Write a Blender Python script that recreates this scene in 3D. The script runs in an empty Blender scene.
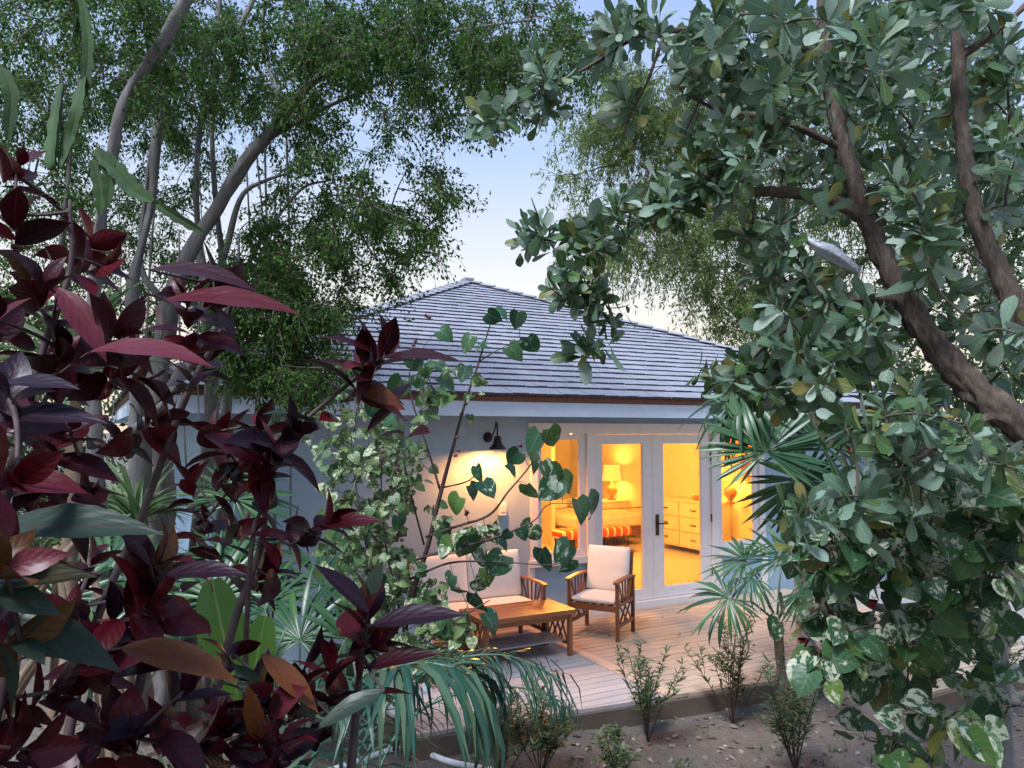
import bpy, math, random
import numpy as np
from mathutils import Vector, Matrix, noise
random.seed(7); RG = np.random.default_rng(11)
PI = math.pi
scene = bpy.context.scene
COL = scene.collection
# ---------------------------------------------------------------- camera model (only used to measure the place)
F = 770.0; PITCH = math.atan(47/770.0); CAM = np.array([0, 0, 2.09])
def ray(px, py):
    x = (px-512)/F; z = (384-py)/F
    return np.array([x, math.cos(PITCH)-math.sin(PITCH)*z, math.sin(PITCH)+math.cos(PITCH)*z])
def at(px, py, Y):
    r = ray(px, py); return CAM + r*Y/r[1]
def G(px, py, z=0.0):
    r = ray(px, py); return CAM + r*(z-CAM[2])/r[2]
TH = math.radians(28.5)
U = np.array([math.cos(TH), math.sin(TH), 0]); N = np.array([-math.sin(TH), math.cos(TH), 0])
W0 = G(665, 597.5, 0)
def WD(t, s, z=0.0): return W0 + U*t + N*s + np.array([0, 0, z])

# ---------------------------------------------------------------- tagging
def tag(o, label=None, cat=None, group=None, kind=None):
    if label: o['label'] = label
    if cat: o['category'] = cat
    if group: o['group'] = group
    if kind: o['kind'] = kind
    return o
def empty(name, loc, rz=0.0):
    o = bpy.data.objects.new(name, None); COL.objects.link(o)
    o.location = Vector([float(c) for c in loc]); o.rotation_euler = (0, 0, rz)
    o.empty_display_size = .2
    return o

# ---------------------------------------------------------------- materials
def nodes_of(name):
    m = bpy.data.materials.new(name); m.use_nodes = True
    nt = m.node_tree; b = nt.nodes['Principled BSDF']
    return m, nt, b
def ramp(nt, stops, interp='LINEAR'):
    r = nt.nodes.new('ShaderNodeValToRGB'); r.color_ramp.interpolation = interp
    e = r.color_ramp.elements
    while len(e) < len(stops): e.new(0.5)
    for i, (p, c) in enumerate(stops):
        e[i].position = p; e[i].color = (*c, 1)
    return r
def mth(nt, op, a, b=None, c=None):
    n = nt.nodes.new('ShaderNodeMath'); n.operation = op
    for i, v in enumerate((a, b, c)):
        if v is None: continue
        if isinstance(v, (int, float)): n.inputs[i].default_value = v
        else: nt.links.new(v, n.inputs[i])
    return n.outputs[0]
def mixc(nt, fac, a, b, blend='MIX'):
    n = nt.nodes.new('ShaderNodeMix'); n.data_type = 'RGBA'; n.blend_type = blend
    for idx, v in ((0, fac), (6, a), (7, b)):
        if isinstance(v, (int, float)): n.inputs[idx].default_value = v
        elif isinstance(v, tuple): n.inputs[idx].default_value = (*v, 1)
        else: nt.links.new(v, n.inputs[idx])
    return n.outputs[2]
def tex_noise(nt, scale, detail=4, vec=None, rough=.55):
    t = nt.nodes.new('ShaderNodeTexNoise'); t.inputs['Scale'].default_value = scale
    t.inputs['Detail'].default_value = detail; t.inputs['Roughness'].default_value = rough
    if vec is not None: nt.links.new(vec, t.inputs['Vector'])
    return t.outputs['Fac']
def coords(nt, which='Object', sc=None):
    t = nt.nodes.new('ShaderNodeTexCoord'); o = t.outputs[which]
    if sc:
        mp = nt.nodes.new('ShaderNodeMapping'); mp.inputs['Scale'].default_value = sc
        nt.links.new(o, mp.inputs['Vector']); o = mp.outputs[0]
    return o
def attr(nt, name):
    a = nt.nodes.new('ShaderNodeAttribute'); a.attribute_name = name; return a.outputs['Fac']
def bump(nt, b, h, strength=.3, dist=.01):
    n = nt.nodes.new('ShaderNodeBump'); n.inputs['Strength'].default_value = strength; n.inputs['Distance'].default_value = dist
    nt.links.new(h, n.inputs['Height']); nt.links.new(n.outputs[0], b.inputs['Normal'])
def simple(name, c1, c2, scale=6, rough=.6, stretch=None, bmp=.1, detail=5, metallic=0):
    m, nt, b = nodes_of(name)
    v = coords(nt, 'Object', stretch)
    f = tex_noise(nt, scale, detail, v)
    r = ramp(nt, [(.3, c1), (.7, c2)]); nt.links.new(f, r.inputs[0])
    nt.links.new(r.outputs[0], b.inputs['Base Color'])
    b.inputs['Roughness'].default_value = rough; b.inputs['Metallic'].default_value = metallic
    if bmp: bump(nt, b, f, bmp, .01)
    return m
def emis(name, col, st):
    m, nt, b = nodes_of(name)
    b.inputs['Base Color'].default_value = (*col, 1)
    b.inputs['Emission Color'].default_value = (*col, 1); b.inputs['Emission Strength'].default_value = st
    return m
def leaf_mat(name, stops, vein=(.2, .3, .12), veinamt=.5, transl=.3, rough=.45, variegated=None, vthr=.5, sidev=9, spec=.5, edge=None, bmp=.5, coat=0, mottle=None):
    m, nt, b = nodes_of(name)
    rnd = attr(nt, 'rnd'); lu = attr(nt, 'lu'); lv = attr(nt, 'lv')
    r = ramp(nt, stops); nt.links.new(rnd, r.inputs[0]); c = r.outputs[0]
    cm = nt.nodes.new('ShaderNodeCombineXYZ')
    nt.links.new(lu, cm.inputs[0]); nt.links.new(mth(nt, 'MULTIPLY', lv, 1.6), cm.inputs[1]); nt.links.new(mth(nt, 'MULTIPLY', rnd, 57.0), cm.inputs[2])
    n1 = tex_noise(nt, 2.2, 4, cm.outputs[0])
    c = mixc(nt, mth(nt, 'MULTIPLY', n1, .55), c, (.6, .6, .6), 'MULTIPLY')
    au = mth(nt, 'ABSOLUTE', lu)
    nb = tex_noise(nt, 6.5, 5, cm.outputs[0], .65); bl = mth(nt, 'MULTIPLY', mth(nt, 'GREATER_THAN', nb, .62), .5)
    c = mixc(nt, bl if mottle else 0.0, c, mottle or (0.0, 0.0, 0.0))
    if variegated:
        n2 = tex_noise(nt, 1.9, 3, cm.outputs[0], .6)
        k = mth(nt, 'ADD', n2, mth(nt, 'MULTIPLY', mth(nt, 'SINE', mth(nt, 'MULTIPLY', rnd, 71.0)), .13))
        k = mth(nt, 'MULTIPLY', mth(nt, 'SUBTRACT', k, vthr), 14.0)
        cl = nt.nodes.new('ShaderNodeClamp'); nt.links.new(k, cl.inputs[0])
        c = mixc(nt, cl.outputs[0], c, variegated)
    # veins: midrib and side ribs
    mid = mth(nt, 'LESS_THAN', au, .05)
    sv = mth(nt, 'SINE', mth(nt, 'MULTIPLY', mth(nt, 'SUBTRACT', mth(nt, 'MULTIPLY', lv, sidev*1.0), mth(nt, 'MULTIPLY', au, sidev*.28)), 6.283))
    svm = mth(nt, 'MULTIPLY', mth(nt, 'GREATER_THAN', sv, .93), .35)
    vm = mth(nt, 'MULTIPLY', mth(nt, 'MAXIMUM', mid, svm), veinamt)
    c = mixc(nt, vm, c, vein)
    if edge:
        c = mixc(nt, mth(nt, 'MULTIPLY', mth(nt, 'GREATER_THAN', au, .9), .6), c, edge)
    nt.links.new(c, b.inputs['Base Color'])
    b.inputs['Roughness'].default_value = rough
    b.inputs['Specular IOR Level'].default_value = spec
    if coat: b.inputs['Coat Weight'].default_value = coat; b.inputs['Coat Roughness'].default_value = .22
    if sidev: bump(nt, b, mth(nt, 'ADD', mth(nt, 'MULTIPLY', sv, bmp), mth(nt, 'MULTIPLY', n1, 3.0)), .2, .003)
    tr = nt.nodes.new('ShaderNodeBsdfTranslucent'); nt.links.new(c, tr.inputs[0])
    mx = nt.nodes.new('ShaderNodeMixShader'); mx.inputs[0].default_value = transl
    nt.links.new(b.outputs[0], mx.inputs[1]); nt.links.new(tr.outputs[0], mx.inputs[2])
    nt.links.new(mx.outputs[0], nt.nodes['Material Output'].inputs[0])
    return m
def bark_mat(name, c1, c2, c3, sc=14, stretch=(1, 1, .25)):
    m, nt, b = nodes_of(name)
    v = coords(nt, 'Object', stretch); f = tex_noise(nt, sc, 8, v, .65); g = tex_noise(nt, sc*.3, 3, coords(nt, 'Object'))
    r = ramp(nt, [(.3, c1), (.52, c2), (.7, c3)]); nt.links.new(f, r.inputs[0])
    c = mixc(nt, g, r.outputs[0], c2)
    nt.links.new(c, b.inputs['Base Color']); b.inputs['Roughness'].default_value = .85
    bump(nt, b, f, .8, .02)
    return m
def wood_mat(name, c1, c2, axis=0, sc=3, rough=.5):
    st = [14, 14, 14]; st[axis] = 1.0
    m, nt, b = nodes_of(name)
    v = coords(nt, 'Object', tuple(st)); f = tex_noise(nt, sc, 6, v, .6)
    r = ramp(nt, [(.25, c1), (.75, c2)]); nt.links.new(f, r.inputs[0])
    ra = attr(nt, 'rnd')
    c = mixc(nt, mth(nt, 'MULTIPLY', ra, .6), r.outputs[0], tuple(x*.62 for x in c1))
    nt.links.new(c, b.inputs['Base Color']); b.inputs['Roughness'].default_value = rough
    bump(nt, b, f, .25, .004)
    return m

M = {}
m, nt, b = nodes_of('stucco')
v = coords(nt, 'Object'); f = tex_noise(nt, 60, 6, v); g = tex_noise(nt, 1.4, 6, coords(nt, 'Object', (1, 1, .5)), .65)
r = ramp(nt, [(.3, (.27, .40, .52)), (.65, (.36, .50, .62))]); nt.links.new(mth(nt, 'ADD', mth(nt, 'MULTIPLY', f, .35), mth(nt, 'MULTIPLY', g, .65)), r.inputs[0])
nt.links.new(r.outputs[0], b.inputs['Base Color']); b.inputs['Roughness'].default_value = .85; bump(nt, b, f, .45, .01)
M['stucco'] = m
M['white_trim'] = simple('white_trim', (.74, .73, .73), (.80, .79, .79), 9, .45, bmp=.03)
M['fascia'] = simple('fascia_paint', (.55, .65, .80), (.62, .72, .86), 5, .5, bmp=.04)
M['cedar_edge'] = wood_mat('cedar_edge', (.10, .035, .022), (.24, .10, .06), 2, 5, .7)
M['dark_metal'] = simple('dark_metal', (.015, .013, .013), (.03, .027, .025), 20, .4, bmp=.05, metallic=.6)
M['bronze'] = simple('bronze', (.05, .035, .02), (.10, .07, .04), 30, .35, metallic=.8)
M['plaster'] = simple('room_plaster', (.74, .66, .50), (.80, .72, .55), 3, .8, bmp=.05)
M['room_floor'] = wood_mat('room_floor_wood', (.62, .54, .42), (.72, .64, .52), 0, 2, .35)
M['bedlinen'] = simple('bed_linen', (.75, .68, .56), (.85, .78, .66), 8, .9, bmp=.3)
M['cream_paint'] = simple('cream_paint', (.75, .66, .48), (.80, .71, .53), 6, .5, bmp=.02)
M['brass'] = simple('brass', (.5, .35, .12), (.6, .42, .16), 10, .3, metallic=.9)
M['teak'] = wood_mat('teak', (.22, .085, .032), (.40, .175, .07), 0, 3, .45)
M['teak_z'] = wood_mat('teak_upright', (.17, .065, .026), (.32, .135, .055), 2, 3, .5)
M['cushion'] = simple('cushion_cloth', (.74, .73, .68), (.80, .79, .74), 60, .95, bmp=.15)
M['white_plastic'] = simple('white_plastic', (.72, .74, .76), (.82, .84, .86), 12, .4, bmp=.02)
M['orange_cloth'] = None
M['shade'] = emis('lamp_shade_lit', (.9, .45, .08), .5)
M['ceramic'] = simple('ceramic', (.45, .22, .08), (.62, .34, .14), 10, .3)
M['pot_orange'] = simple('orange_canvas', (.75, .16, .02), (.85, .28, .04), 5, .7)
M['rock'] = simple('rock', (.20, .19, .18), (.42, .40, .38), 9, .9, bmp=.4)

def striped(name):
    m, nt, b = nodes_of(name)
    v = coords(nt, 'Object'); s = nt.nodes.new('ShaderNodeSeparateXYZ'); nt.links.new(v, s.inputs[0])
    k = mth(nt, 'SINE', mth(nt, 'MULTIPLY', s.outputs[0], 44.0))
    c = mixc(nt, mth(nt, 'GREATER_THAN', k, .72), (.62, .10, .02), (.85, .62, .38))
    nt.links.new(c, b.inputs['Base Color']); b.inputs['Roughness'].default_value = .9
    return m
M['orange_cloth'] = striped('striped_orange_cloth')

# roof shingles: silvered wood, tone per shingle
m, nt, b = nodes_of('roof_shingle')
f = tex_noise(nt, 3, 7, coords(nt, 'Object', (12, 1.5, 1.5)), .6)
r = ramp(nt, [(.0, (.32, .335, .39)), (.5, (.38, .395, .45)), (1, (.42, .435, .49))]); nt.links.new(attr(nt, 'rnd'), r.inputs[0])
c = mixc(nt, f, r.outputs[0], (.12, .12, .14), 'MIX'); c = mixc(nt, .55, c, r.outputs[0])
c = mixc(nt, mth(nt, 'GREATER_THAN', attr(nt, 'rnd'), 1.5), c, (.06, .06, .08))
nt.links.new(c, b.inputs['Base Color']); b.inputs['Roughness'].default_value = .8; bump(nt, b, f, .4, .01)
M['shingle'] = m
M['shingle_under'] = simple('shingle_underlay', (.025, .024, .03), (.05, .045, .05), 10, .95)
# deck boards
def deck_mat(name, lo, hi):
    m, nt, b = nodes_of(name)
    f = tex_noise(nt, 2.2, 8, coords(nt, 'Object', (1.2, 16, 4)), .62); g = tex_noise(nt, 1.3, 4, coords(nt, 'Object'))
    r = ramp(nt, [(.25, lo), (.75, hi)]); nt.links.new(f, r.inputs[0])
    c = mixc(nt, mth(nt, 'MULTIPLY', attr(nt, 'rnd'), .45), r.outputs[0], lo)
    c = mixc(nt, mth(nt, 'MULTIPLY', g, .45), c, tuple(.6*x for x in hi))
    nt.links.new(c, b.inputs['Base Color']); b.inputs['Roughness'].default_value = .75; bump(nt, b, f, .35, .006)
    return m
M['deck'] = deck_mat('deck_boards', (.33, .26, .195), (.57, .475, .375))
M['deck_grey'] = deck_mat('deck_boards_weathered', (.34, .31, .31), (.52, .48, .465))
M['deck_light'] = deck_mat('deck_border_board', (.50, .36, .27), (.66, .49, .38))
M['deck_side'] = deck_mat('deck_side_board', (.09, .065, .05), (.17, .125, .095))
# soil
m, nt, b = nodes_of('soil')
v = coords(nt, 'Object'); n1 = tex_noise(nt, 1.1, 6, v); n2 = tex_noise(nt, 28, 8, v, .7); n3 = tex_noise(nt, 7, 5, v)
r = ramp(nt, [(.3, (.11, .09, .072)), (.5, (.21, .178, .148)), (.72, (.35, .31, .27))]); nt.links.new(mth(nt, 'ADD', mth(nt, 'MULTIPLY', n2, .55), mth(nt, 'MULTIPLY', n1, .45)), r.inputs[0])
c = mixc(nt, mth(nt, 'MULTIPLY', n3, .4), r.outputs[0], (.09, .07, .06)); nt.links.new(c, b.inputs['Base Color']); b.inputs['Roughness'].default_value = .95
bump(nt, b, mth(nt, 'ADD', n2, n3), .9, .04); M['soil'] = m
M['path'] = simple('pale_paving', (.26, .245, .235), (.38, .36, .345), 14, .85, bmp=.2)

# ---------------------------------------------------------------- mesh helpers
class MB:
    def __init__(s): s.v = []; s.f = []; s.r = []; s.sm = []
    def add(s, vs, fs, rnd=None, smooth=False):
        o = len(s.v); s.v += [tuple(map(float, p)) for p in vs]
        s.f += [tuple(i+o for i in q) for q in fs]
        rnd = random.random() if rnd is None else rnd
        s.r += [rnd]*len(vs); s.sm += [smooth]*len(fs)
    def box(s, x0, x1, y0, y1, z0, z1, M4=None, rnd=None, bev=0.0):
        if bev:
            bm = bevel_box(x0, x1, y0, y1, z0, z1, bev)
            vs, fs = bm
        else:
            vs = [(x, y, z) for x in (x0, x1) for y in (y0, y1) for z in (z0, z1)]
            fs = [(0, 1, 3, 2), (4, 6, 7, 5), (0, 4, 5, 1), (2, 3, 7, 6), (0, 2, 6, 4), (1, 5, 7, 3)]
        if M4 is not None: vs = [M4 @ Vector(p) for p in vs]
        s.add(vs, fs, rnd)
    def beam(s, a, b, w, h, up=(0, 0, 1), rnd=None):
        a = Vector(a); b = Vector(b); d = (b-a); L = d.length; d.normalize()
        up = Vector(up)
        if abs(d.dot(up)) > .98: up = Vector((0, 1, 0))
        x = d.cross(up).normalized(); z = x.cross(d)
        vs = []
        for p in (a, b):
            for sx, sz in ((-1, -1), (1, -1), (1, 1), (-1, 1)): vs.append(p + x*sx*w/2 + z*sz*h/2)
        s.add(vs, [(0, 1, 2, 3), (7, 6, 5, 4), (0, 4, 5, 1), (1, 5, 6, 2), (2, 6, 7, 3), (3, 7, 4, 0)], rnd)
    def tube(s, pts, rad, sides=8, smooth=True, cap=True, rnd=None, wob=0.0, wf=3.0):
        pts = [Vector([float(c) for c in p]) for p in pts]; n = len(pts)
        if not hasattr(rad, '__len__'): rad = [rad]*n
        t = [(pts[min(i+1, n-1)]-pts[max(i-1, 0)]).normalized() for i in range(n)]
        up = Vector((0, 0, 1)) if abs(t[0].z) < .9 else Vector((1, 0, 0))
        x = t[0].cross(up).normalized(); vs = []; fs = []
        for i in range(n):
            x = (x - t[i]*x.dot(t[i])).normalized(); y = t[i].cross(x)
            for k in range(sides):
                a = 2*PI*k/sides; rr = rad[i]*(1+wob*noise.noise(pts[i]*wf+Vector((math.cos(a), math.sin(a), 0))*(1.4 if wf < 5 else 3.6)))
                vs.append(pts[i] + (x*math.cos(a)+y*math.sin(a))*rr)
        for i in range(n-1):
            for k in range(sides):
                k2 = (k+1) % sides; fs.append((i*sides+k, i*sides+k2, (i+1)*sides+k2, (i+1)*sides+k))
        if cap: fs.append(tuple(range(sides-1, -1, -1))); fs.append(tuple((n-1)*sides+k for k in range(sides)))
        s.add(vs, fs, rnd, smooth)
    def lathe(s, prof, c=(0, 0, 0), sides=20, M4=None, rnd=None):
        vs = []; fs = []; n = len(prof)
        for r, z in prof:
            for k in range(sides):
                a = 2*PI*k/sides; p = Vector((c[0]+r*math.cos(a), c[1]+r*math.sin(a), c[2]+z))
                vs.append(M4 @ p if M4 is not None else p)
        for i in range(n-1):
            for k in range(sides):
                k2 = (k+1) % sides; fs.append((i*sides+k, i*sides+k2, (i+1)*sides+k2, (i+1)*sides+k))
        s.add(vs, fs, rnd, True)
    def build(s, name, mat, parent=None):
        me = bpy.data.meshes.new(name); me.from_pydata(s.v, [], s.f)
        a = me.attributes.new('rnd', 'FLOAT', 'POINT'); a.data.foreach_set('value', s.r)
        me.polygons.foreach_set('use_smooth', s.sm)
        if mat: me.materials.append(mat)
        me.validate(); me.update()
        o = bpy.data.objects.new(name, me); COL.objects.link(o)
        if parent: o.parent = parent
        return o
def bevel_box(x0, x1, y0, y1, z0, z1, r, seg=3):
    import bmesh
    bm = bmesh.new(); bmesh.ops.create_cube(bm, size=1)
    for v in bm.verts:
        v.co = Vector(((x0+x1)/2+v.co.x*(x1-x0), (y0+y1)/2+v.co.y*(y1-y0), (z0+z1)/2+v.co.z*(z1-z0)))
    bmesh.ops.bevel(bm, geom=bm.edges[:], offset=r, segments=seg, profile=.6, affect='EDGES')
    bm.verts.index_update()
    vs = [v.co.copy() for v in bm.verts]; fs = [tuple(v.index for v in f.verts) for f in bm.faces]
    bm.free(); return vs, fs
def curve_pts(P, n=6):
    P = [np.array(p, float) for p in P]; P = [2*P[0]-P[1]] + P + [2*P[-1]-P[-2]]; out = []
    for i in range(1, len(P)-2):
        for k in range(n):
            t = k/n; a, b, c, d = P[i-1:i+3]
            out.append(.5*((2*b)+(-a+c)*t+(2*a-5*b+4*c-d)*t*t+(-a+3*b-3*c+d)*t**3))
    out.append(P[-2]); return out
def lerp_rad(r, n):
    return list(np.interp(np.linspace(0, 1, n), np.linspace(0, 1, len(r)), r))

# ---------------------------------------------------------------- leaves
def norm(a): return a/np.maximum(np.linalg.norm(a, axis=-1, keepdims=True), 1e-9)
class Leaves:
    """rows: (y_mid, x_edge, y_edge) ; cols 3 or 5 columns across the blade"""
    def __init__(s, rows, cols=3):
        xs = [-1, 0, 1] if cols == 3 else [-1, -.5, 0, .5, 1]
        T = []; lu = []; lv = []
        for ym, xe, ye in rows:
            for x in xs:
                T.append((x*xe, ym+(ye-ym)*abs(x)**1.3)); lu.append(x); lv.append(ym)
        s.T = np.array(T); s.lu = np.array(lu); s.lv = np.array(lv); c = len(xs)
        s.faces = np.array([(i*c+k, i*c+k+1, (i+1)*c+k+1, (i+1)*c+k) for i in range(len(rows)-1) for k in range(c-1)])
        s.P = []; s.D = []; s.N = []; s.L = []; s.B = []; s.Fd = []; s.R = []; s.W = []
    def add(s, P, D, Nn, L, bend=.4, fold=.25, rnd=None, wave=.0):
        P = np.atleast_2d(P); k = len(P)
        f = lambda v: np.full(k, v) if np.isscalar(v) else np.asarray(v)
        s.P.append(P); s.D.append(np.broadcast_to(D, (k, 3))); s.N.append(np.broadcast_to(Nn, (k, 3)))
        s.L.append(f(L)); s.B.append(f(bend)); s.Fd.append(f(fold)); s.R.append(RG.random(k) if rnd is None else f(rnd)); s.W.append(f(wave))
    def build(s, name, mat, parent=None, width=1.0):
        P = np.vstack(s.P); D = norm(np.vstack(s.D)); Nn = np.vstack(s.N); L = np.concatenate(s.L); B = np.concatenate(s.B)+1e-4; Fd = np.concatenate(s.Fd); R = np.concatenate(s.R); Wv = np.concatenate(s.W)
        S = norm(np.cross(D, Nn)); Nn = np.cross(S, D)
        k = len(P); m_ = len(s.T); y = s.T[None, :, 1]; x = s.T[None, :, 0]*width
        b = B[:, None]; yy = np.sin(b*y)/b; zz = -(1-np.cos(b*y))/b
        ph = (R*40)[:, None]
        zz = zz + Fd[:, None]*np.abs(x) + Wv[:, None]*np.abs(x)*np.sin(y*13+ph+x*3)
        V = P[:, None] + (D[:, None]*yy[..., None] + S[:, None]*x[..., None] + Nn[:, None]*zz[..., None])*L[:, None, None]
        V = V.reshape(-1, 3)
        Fc = (s.faces[None] + (np.arange(k)*m_)[:, None, None]).reshape(-1, s.faces.shape[1])
        me = bpy.data.meshes.new(name); nf = len(Fc); c = Fc.shape[1]
        me.vertices.add(len(V)); me.vertices.foreach_set('co', V.astype(np.float32).ravel())
        me.loops.add(nf*c); me.loops.foreach_set('vertex_index', Fc.astype(np.int32).ravel())
        me.polygons.add(nf); me.polygons.foreach_set('loop_start', (np.arange(nf)*c).astype(np.int32)); me.polygons.foreach_set('loop_total', np.full(nf, c, np.int32))
        for nm, val in (('rnd', np.repeat(R, m_)), ('lu', np.tile(s.lu, k)), ('lv', np.tile(s.lv, k))):
            a = me.attributes.new(nm, 'FLOAT', 'POINT'); a.data.foreach_set('value', val.astype(np.float32))
        me.polygons.foreach_set('use_smooth', np.ones(nf, bool))
        me.materials.append(mat); me.update(calc_edges=True)
        o = bpy.data.objects.new(name, me); COL.objects.link(o)
        if parent:
            o.parent = parent; o.matrix_parent_inverse = Matrix.Translation(-parent.location)
        return o
def adopt(o, parent):
    o.parent = parent; o.matrix_parent_inverse = Matrix.Translation(-parent.location); return o
ROW_SMALL = [(0, .02, 0), (.45, .27, .45), (1, .02, 1)]
ROW_OBOV = [(0, .035, 0), (.25, .09, .25), (.5, .19, .5), (.72, .255, .74), (.88, .20, .90), (1, .03, 1)]
ROW_ACAL = [(0, .03, 0), (.1, .13, .09), (.24, .24, .24), (.4, .285, .42), (.56, .265, .58), (.7, .20, .72), (.83, .115, .84), (.93, .045, .935), (1, .004, 1)]
ROW_HEART = [(0, .02, 0), (.03, .30, -.13), (.12, .46, .02), (.3, .50, .26), (.5, .43, .50), (.68, .30, .70), (.84, .15, .85), (1, .01, 1)]
ROW_LANCE = [(0, .02, 0), (.3, .085, .3), (.6, .075, .6), (1, .005, 1)]
ROW_STRAP = [(0, .02, 0), (.1, .028, .1), (.25, .032, .25), (.4, .033, .4), (.55, .032, .55), (.7, .027, .7), (.85, .018, .85), (1, .002, 1)]

def in_ellipses(E, squeeze=1.0):
    """E: list of (px, py, rx, ry, count, Y0, Y1) -> world points spread through real depth"""
    out = []
    for px, py, rx, ry, cnt, Y0, Y1 in E:
        for _ in range(cnt):
            a = random.uniform(0, 2*PI); q = math.sqrt(random.random())
            out.append(at(px+rx*q*math.cos(a), py+ry*q*math.sin(a), random.uniform(Y0, Y1)))
    return np.array(out)
def grow(mb, nodes, targets, r_tip=.003, r_base=.008, sag=.06, sides=4, jit=.05, seg=4):
    """join each target to the nearest point of the wood already there; returns the end directions"""
    nodes = [np.array(p) for p in nodes]
    A = np.array(nodes); order = np.argsort([np.min(np.linalg.norm(A-t, axis=1)) for t in targets])
    ends = [None]*len(targets); buf = list(A)
    Abuf = np.empty((len(buf)+len(targets)*seg+8, 3)); Abuf[:len(buf)] = A; cnt = len(buf)
    for i in order:
        t = targets[i]; d = np.linalg.norm(Abuf[:cnt]-t, axis=1); j = int(np.argmin(d)); a = Abuf[j].copy(); L = d[j]
        if L < 1e-4: ends[i] = np.array([0, 0, 1.]); continue
        mid = (a+t)/2 + RG.normal(0, jit*L+1e-4, 3) + np.array([0, 0, sag*L])
        pts = [a + (mid-a)*2*k*(1-k) + (t-a)*k*k if False else (1-k)**2*a+2*k*(1-k)*mid+k*k*t for k in np.linspace(0, 1, seg+1)]
        rb = min(r_base, r_tip+.012*L)
        mb.tube(pts, list(np.linspace(rb, r_tip, seg+1)), sides, cap=False)
        for p in pts[1:]:
            Abuf[cnt] = p; cnt += 1
        ends[i] = (pts[-1]-pts[-2])/np.linalg.norm(pts[-1]-pts[-2]+1e-9)
    return np.array(ends)
def rosette(lv, c, axis, n, L, spread=(.3, 1.35), bend=.4, fold=.25, step=.004, rnd=None, wave=0, jitter=.25):
    ax = axis/np.linalg.norm(axis); h = np.array([1., 0, 0]) if abs(ax[0]) < .8 else np.array([0, 1., 0])
    x = np.cross(ax, h); x /= np.linalg.norm(x); y = np.cross(ax, x)
    ph = random.random()*6.28
    for i in range(n):
        a = ph+i*2.39996; q = (i+.5)/n; el = spread[0]+(spread[1]-spread[0])*q + random.gauss(0, .12)
        rd = x*math.cos(a)+y*math.sin(a)
        d = ax*math.cos(el)+rd*math.sin(el) + RG.normal(0, jitter*.4, 3)
        nn = ax*math.sin(el)-rd*math.cos(el) + RG.normal(0, jitter, 3)
        s_ = (.55+.45*min(1, q*2.2))*random.uniform(.8, 1.15)
        lv.add(c - ax*step*i, d, nn, L*s_, bend=random.gauss(bend, .2), fold=fold, rnd=(random.random() if rnd is None else min(.999, max(0, random.gauss(rnd, .12)))), wave=wave)

# ================================================================ SETTING
DZ = -0.08          # deck surface
GZ = -0.255          # soil in front of the deck
def ground_z(x, y):
    s = (np.array([x, y, 0])-W0) @ N
    z = GZ
    if y < 4.9: z += (4.9-y)**1.25*.20                       # bank that rises to where the photographer stands
    z += .035*noise.noise(Vector((x*1.3, y*1.3, 3))) + .02*noise.noise(Vector((x*4, y*4, 1)))
    return z
mb = MB(); xs = list(np.linspace(-14, 14, 141)); ys = list(np.linspace(-3, 13, 129))
vs = [(x, y, ground_z(x, y)) for y in ys for x in xs]; nx = len(xs)
mb.add(vs, [(j*nx+i, j*nx+i+1, (j+1)*nx+i+1, (j+1)*nx+i) for j in range(len(ys)-1) for i in range(nx-1)], smooth=True)
R_ = 900; zf = GZ-.12
ring_o = [(-R_, -R_, zf), (R_, -R_, zf), (R_, R_, zf), (-R_, R_, zf)]
mb.add(ring_o, [(0, 1, 2, 3)])
tag(mb.build('ground', M['soil']), kind='structure')
# pale paving to the right of the deck
mb = MB(); mb.box(2.15, 9, -4.6, -.02, GZ-.1, GZ+.06)
pv = mb.build('path', M['path']); pv.location = W0; pv.rotation_euler = (0, 0, TH); tag(pv, kind='structure')

# ---------------------------------------------------------------- deck
deck = empty('deck', WD(0, 0), TH)
tag(deck, 'low timber deck of pinkish brown boards in front of the glass doors', 'deck')
def edge_s(t):      # front edge, slightly out of square, stepping out to the right
    if t > -.25: return -3.62
    return -2.45-(t+4.0)*.115
def boards(t0, t1, mat, name, wear):
    mb = MB(); w = .115; s = -.03
    while s > -3.7:
        s0 = s-w+.008
        a, b_ = t0, t1
        # keep the board behind the front edge
        if s <= edge_s(-.26): a = max(a, -.25)
        if s <= edge_s(t0) and t1 < -.25 and s <= edge_s(t1): break
        x = a
        while x < b_-.01:
            x2 = min(b_, x+random.uniform(1.6, 3.2))
            if b_-x2 < .4: x2 = b_
            rn = random.random(); xe = x2-.004; ok = [edge_s(t) <= s0 for t in (x, xe)]
            if all(ok): mb.box(x, xe, s0, s, DZ-.03, DZ+random.uniform(-.0015, .0015), rnd=rn)
            else:
                k = 90
                for i in range(k):
                    p, q = x+(xe-x)*i/k, x+(xe-x)*(i+1)/k
                    fa = max(s0, edge_s(p+1e-4)); fb_ = max(s0, edge_s(q-1e-4))
                    if fa < s-.004 and fb_ < s-.004:
                        mb.add([(p, fa, DZ-.03), (q, fb_, DZ-.03), (q, s, DZ-.03), (p, s, DZ-.03), (p, fa, DZ), (q, fb_, DZ), (q, s, DZ), (p, s, DZ)], [(3, 2, 1, 0), (4, 5, 6, 7), (0, 1, 5, 4), (2, 3, 7, 6)], rn)
            x = x2
        s -= w
    return mb.build(name, mat, deck)
boards(-4.3, -2.19, M['deck_grey'], 'weathered_boards', 1)
boards(-2.05, 2.1, M['deck'], 'boards', 0)
mb = MB(); mb.box(-2.186, -2.054, -2.66, -.03, DZ-.03, DZ+.002); mb.build('border_board', M['deck_light'], deck)
mb = MB()
pts = [(-4.32, -.1), (-4.32, edge_s(-4.32)-.012), (-.262, edge_s(-.262)-.012), (-.262, -3.635), (2.12, -3.635), (2.12, -.1)]
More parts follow.
